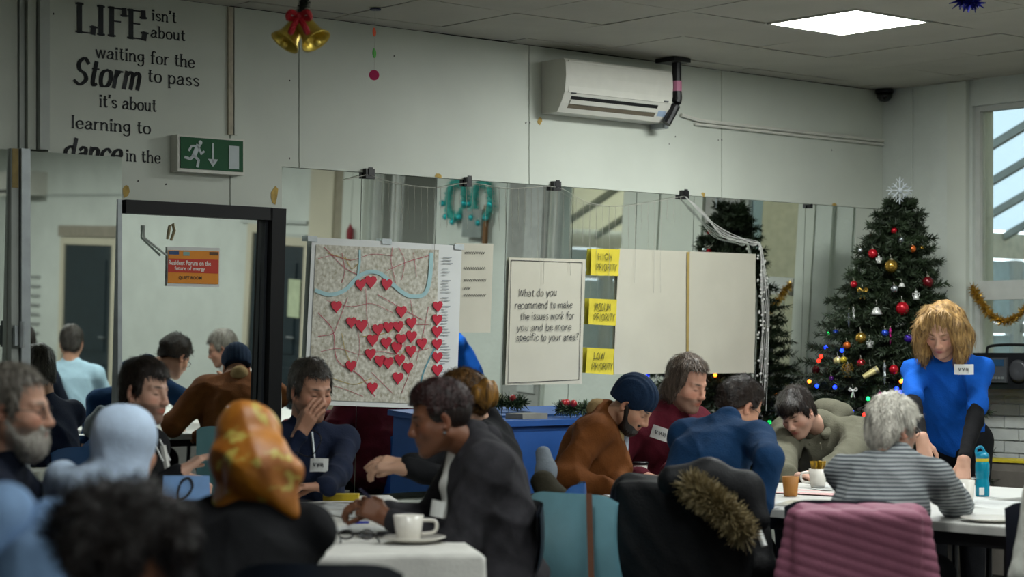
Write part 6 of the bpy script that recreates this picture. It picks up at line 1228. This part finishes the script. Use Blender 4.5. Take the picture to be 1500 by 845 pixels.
c = P(512, 770, 7.6); c[2] = TAB + .017; thing('pen', MB().tube([c, c + np.array([.07, .02, 0])], .005, 6), mat('blue pen', '1c2c9a', rough=.3), 'blue pen lying on the white cloth', 'pen')
mb = MB(); q = P(552, 785, 7.2); q[2] = TAB + .013; mb.tube(catmull([q + np.array([.0, .03, 0]), q + np.array([.05, .05, 0]), q + np.array([.06, -.02, 0]), q + np.array([.0, -.06, 0]), q + np.array([-.06, -.05, 0])], 5), .004, 5); thing('lanyard', mb, mat('grey lanyard', '55585c'), 'thin grey lanyard curled on the white cloth near the saucer', 'lanyard')
# pale blue table sign with a curly letter
cs_ = P(270, 742, 7.55); cs_[2] = TAB + .008; sg = empty('table_sign', cs_, 'pale blue folded table sign with a curly black letter', 'sign')
def sgp(x, y): return cs_ + np.array([x, .0, 0]) + Z * y + np.array([0, y * .25, 0])
MB().prism([sgp(-.085, 0), sgp(.085, 0), sgp(.085, .185), sgp(-.085, .185)], np.array([0, .003, 0])).obj('front', mat('pale blue card', '7ba4d8', rough=.6), sg); MB().prism([sgp(-.085, .185), sgp(.085, .185), sgp(.085, .185) + np.array([0, .05, -.185]), sgp(-.085, .185) + np.array([0, .05, -.185])], np.array([0, .003, 0])).obj('back', MATS['pale blue card'], sg)
lw = MB(); crv = catmull([sgp(*p) + np.array([0, -.004, 0]) for p in ((x * 1.35, y * 1.25) for x, y in ((-.035, .075), (.0, .085), (.018, .115), (.008, .14), (-.012, .13), (-.02, .09), (-.008, .045), (.02, .04), (.035, .06)))], 6); lw.tube(crv, .005, 5); lw.obj('letter', M_INK, sg)
# right tables
def bottle(px, py, label, z=None):
    c = onr(px, py) if z is None else P(px, py, z); c[2] = TAB + .001; o = empty('water_bottle', c, label, 'bottle'); m = mat('clear bottle', 'd5dee2', rough=.08, trans=.92, var=0)
    MB().lathe([(.0, .0), (.03, .0), (.033, .01), (.033, .06), (.031, .066), (.033, .072), (.033, .12), (.028, .15), (.014, .175), (.0135, .19)], c, 20).obj('bottle_body', m, o, True); MB().lathe([(.033, .075), (.0335, .078), (.0335, .115), (.033, .118)], c, 20, Z, False).obj('label_band', mat('bottle label', 'b9cbe0', rough=.5, c2='3d62b0', scale=30), o, True); MB().lathe([(.016, .188), (.016, .206), (.0, .207)], c, 14).obj('cap', M_WHITEP, o)
bottle(1143, 697, 'clear water bottle with a blue label beside the hooded boy'); bottle(1205, 690, 'clear water bottle with a white cap behind the white mug')
mug('paper_cup', 1158, 727, 0, mat('brown paper cup', 'a36c2c', rough=.6, var=.04), 'brown paper cup on the white table near the navy jumper', .09, .038, 0, 'cup')
mo_, mc_ = mug('white_mug', 1198, 714, 0, M_CERAM, 'white mug holding yellow wrapped sachets in front of the boy', .09, .044, -1, 'mug')
M_SACH = mat('yellow sachet', 'b58e1c', rough=.4, c2='3a2a12', scale=40)
for k in range(6): 
    a = k * 1.05; c = mc_ + np.array([.02 * math.cos(a), .02 * math.sin(a), .085]); thing('tea_sachet', MB().box(c + Z * .012, (.013, .004, .03), (nrm([math.cos(a), math.sin(a), 0]), nrm([-math.sin(a), math.cos(a), .2]), nrm([.2 * math.cos(a), 0, 1]))), M_SACH, 'yellow and brown sachet standing in the white mug', 'sachet', 'sachets in the white mug')
co, cc = mug('coffee_cup', 938, 706, 0, M_CERAM, 'white takeaway cup with black lid between the brown jacket and the maroon fleece', .09, .037, 0, 'cup', None)
MB().lathe([(.04, .088), (.041, .098), (.036, .102), (0, .1)], cc, 18).obj('lid', M_BLACKM, co)
flat('paper_sheet', 918, 728, .16, .2, 10, M_PAPERW, 'white sheet under the hands of the man in the brown jacket', 'paper', .003, TAB + .03)
flat('paper_sheet', 1195, 722, .3, .42, 48, mat('pink paper', 'd3a8a6', rough=.8, var=.03), 'pale pink sheet on the table in front of the mug', 'paper', .002, TAB + .001); flat('paper_sheet', 1140, 740, .21, .3, 20, M_PAPERW, 'printed sheet at the table edge beside the paper cup', 'paper', .002, TAB + .001, 8); flat('paper_sheet', 1178, 738, .2, .2, 60, mat('photo print', '8a8468', rough=.5, c2='c9c4b4', scale=25), 'leaflet with photographs lying near the paper cup', 'leaflet', .003, TAB + .004); flat('paper_sheet', 1450, 738, .3, .4, 30, M_PAPERW, 'spread of printed papers beside the teal bottle', 'paper', .003, TAB + .001, 12); flat('paper_sheet', 1390, 700, .21, .3, 50, M_PAPERW, 'paper being pointed at by the standing woman', 'paper', .003, TAB + .02, 9)
flat('paper_sheet', 1215, 715, .21, .3, 15, M_PAPERW, 'white sheet behind the white mug', 'paper', .002, TAB + .001, 5)
c = onr(1455, 764); o = empty('white_plate', c, 'flat white plate at the right end of the table edge', 'plate'); MB().lathe([(0, .002), (.07, .001), (.125, .014), (.123, .018), (.07, .008), (0, .008)], c, 26, Z, False).obj('dish', M_CERAM, o, True)
mug('white_mug', 1412, 741, 0, M_CERAM, 'white mug left of the teal bottle behind the striped jumper', .11, .046, -1, 'mug')
c = onr(1439, 727); o = empty('sports_bottle', c, 'translucent teal sports bottle with a yellow band and loop lid', 'bottle'); MT = mat('teal bottle plastic', '1590ae', rough=.15, trans=.35, var=.05)
MB().lathe([(0, 0), (.034, .0), (.037, .01), (.037, .07), (.033, .085), (.033, .1), (.037, .115), (.037, .175), (.03, .19)], c, 22).obj('bottle_body', MT, o, True); MB().lathe([(.034, .185), (.035, .19), (.035, .2), (.034, .202)], c, 20).obj('yellow_band', mat('yellow band', 'c8b52e', rough=.4), o); MB().lathe([(.035, .202), (.035, .222), (.02, .236), (0, .238)], c, 20).obj('lid', mat('teal lid', '0f86a8', rough=.35), o, True)
MB().tube(catmull([c + np.array([-.03, 0, .215]), c + np.array([-.032, 0, .25]), c + np.array([-.005, 0, .262]), c + np.array([.012, 0, .235])], 5), .007, 7).obj('carry_loop', MATS['teal lid'], o, True); MB().box(c + np.array([-.012, -.037, .03]), (.013, .002, .02)).obj('bottle_label', M_PAPERW, o); o.scale = (.85, .85, .85)
thing('blue_crate', MB().hexa([rw(u, n, h) for h in (.02, .42) for u, n in ((-.6, 4.0), (-.2, 4.0), (-.2, 4.4), (-.6, 4.4))]), M_CHB, 'blue box on the floor under the right table', 'box')
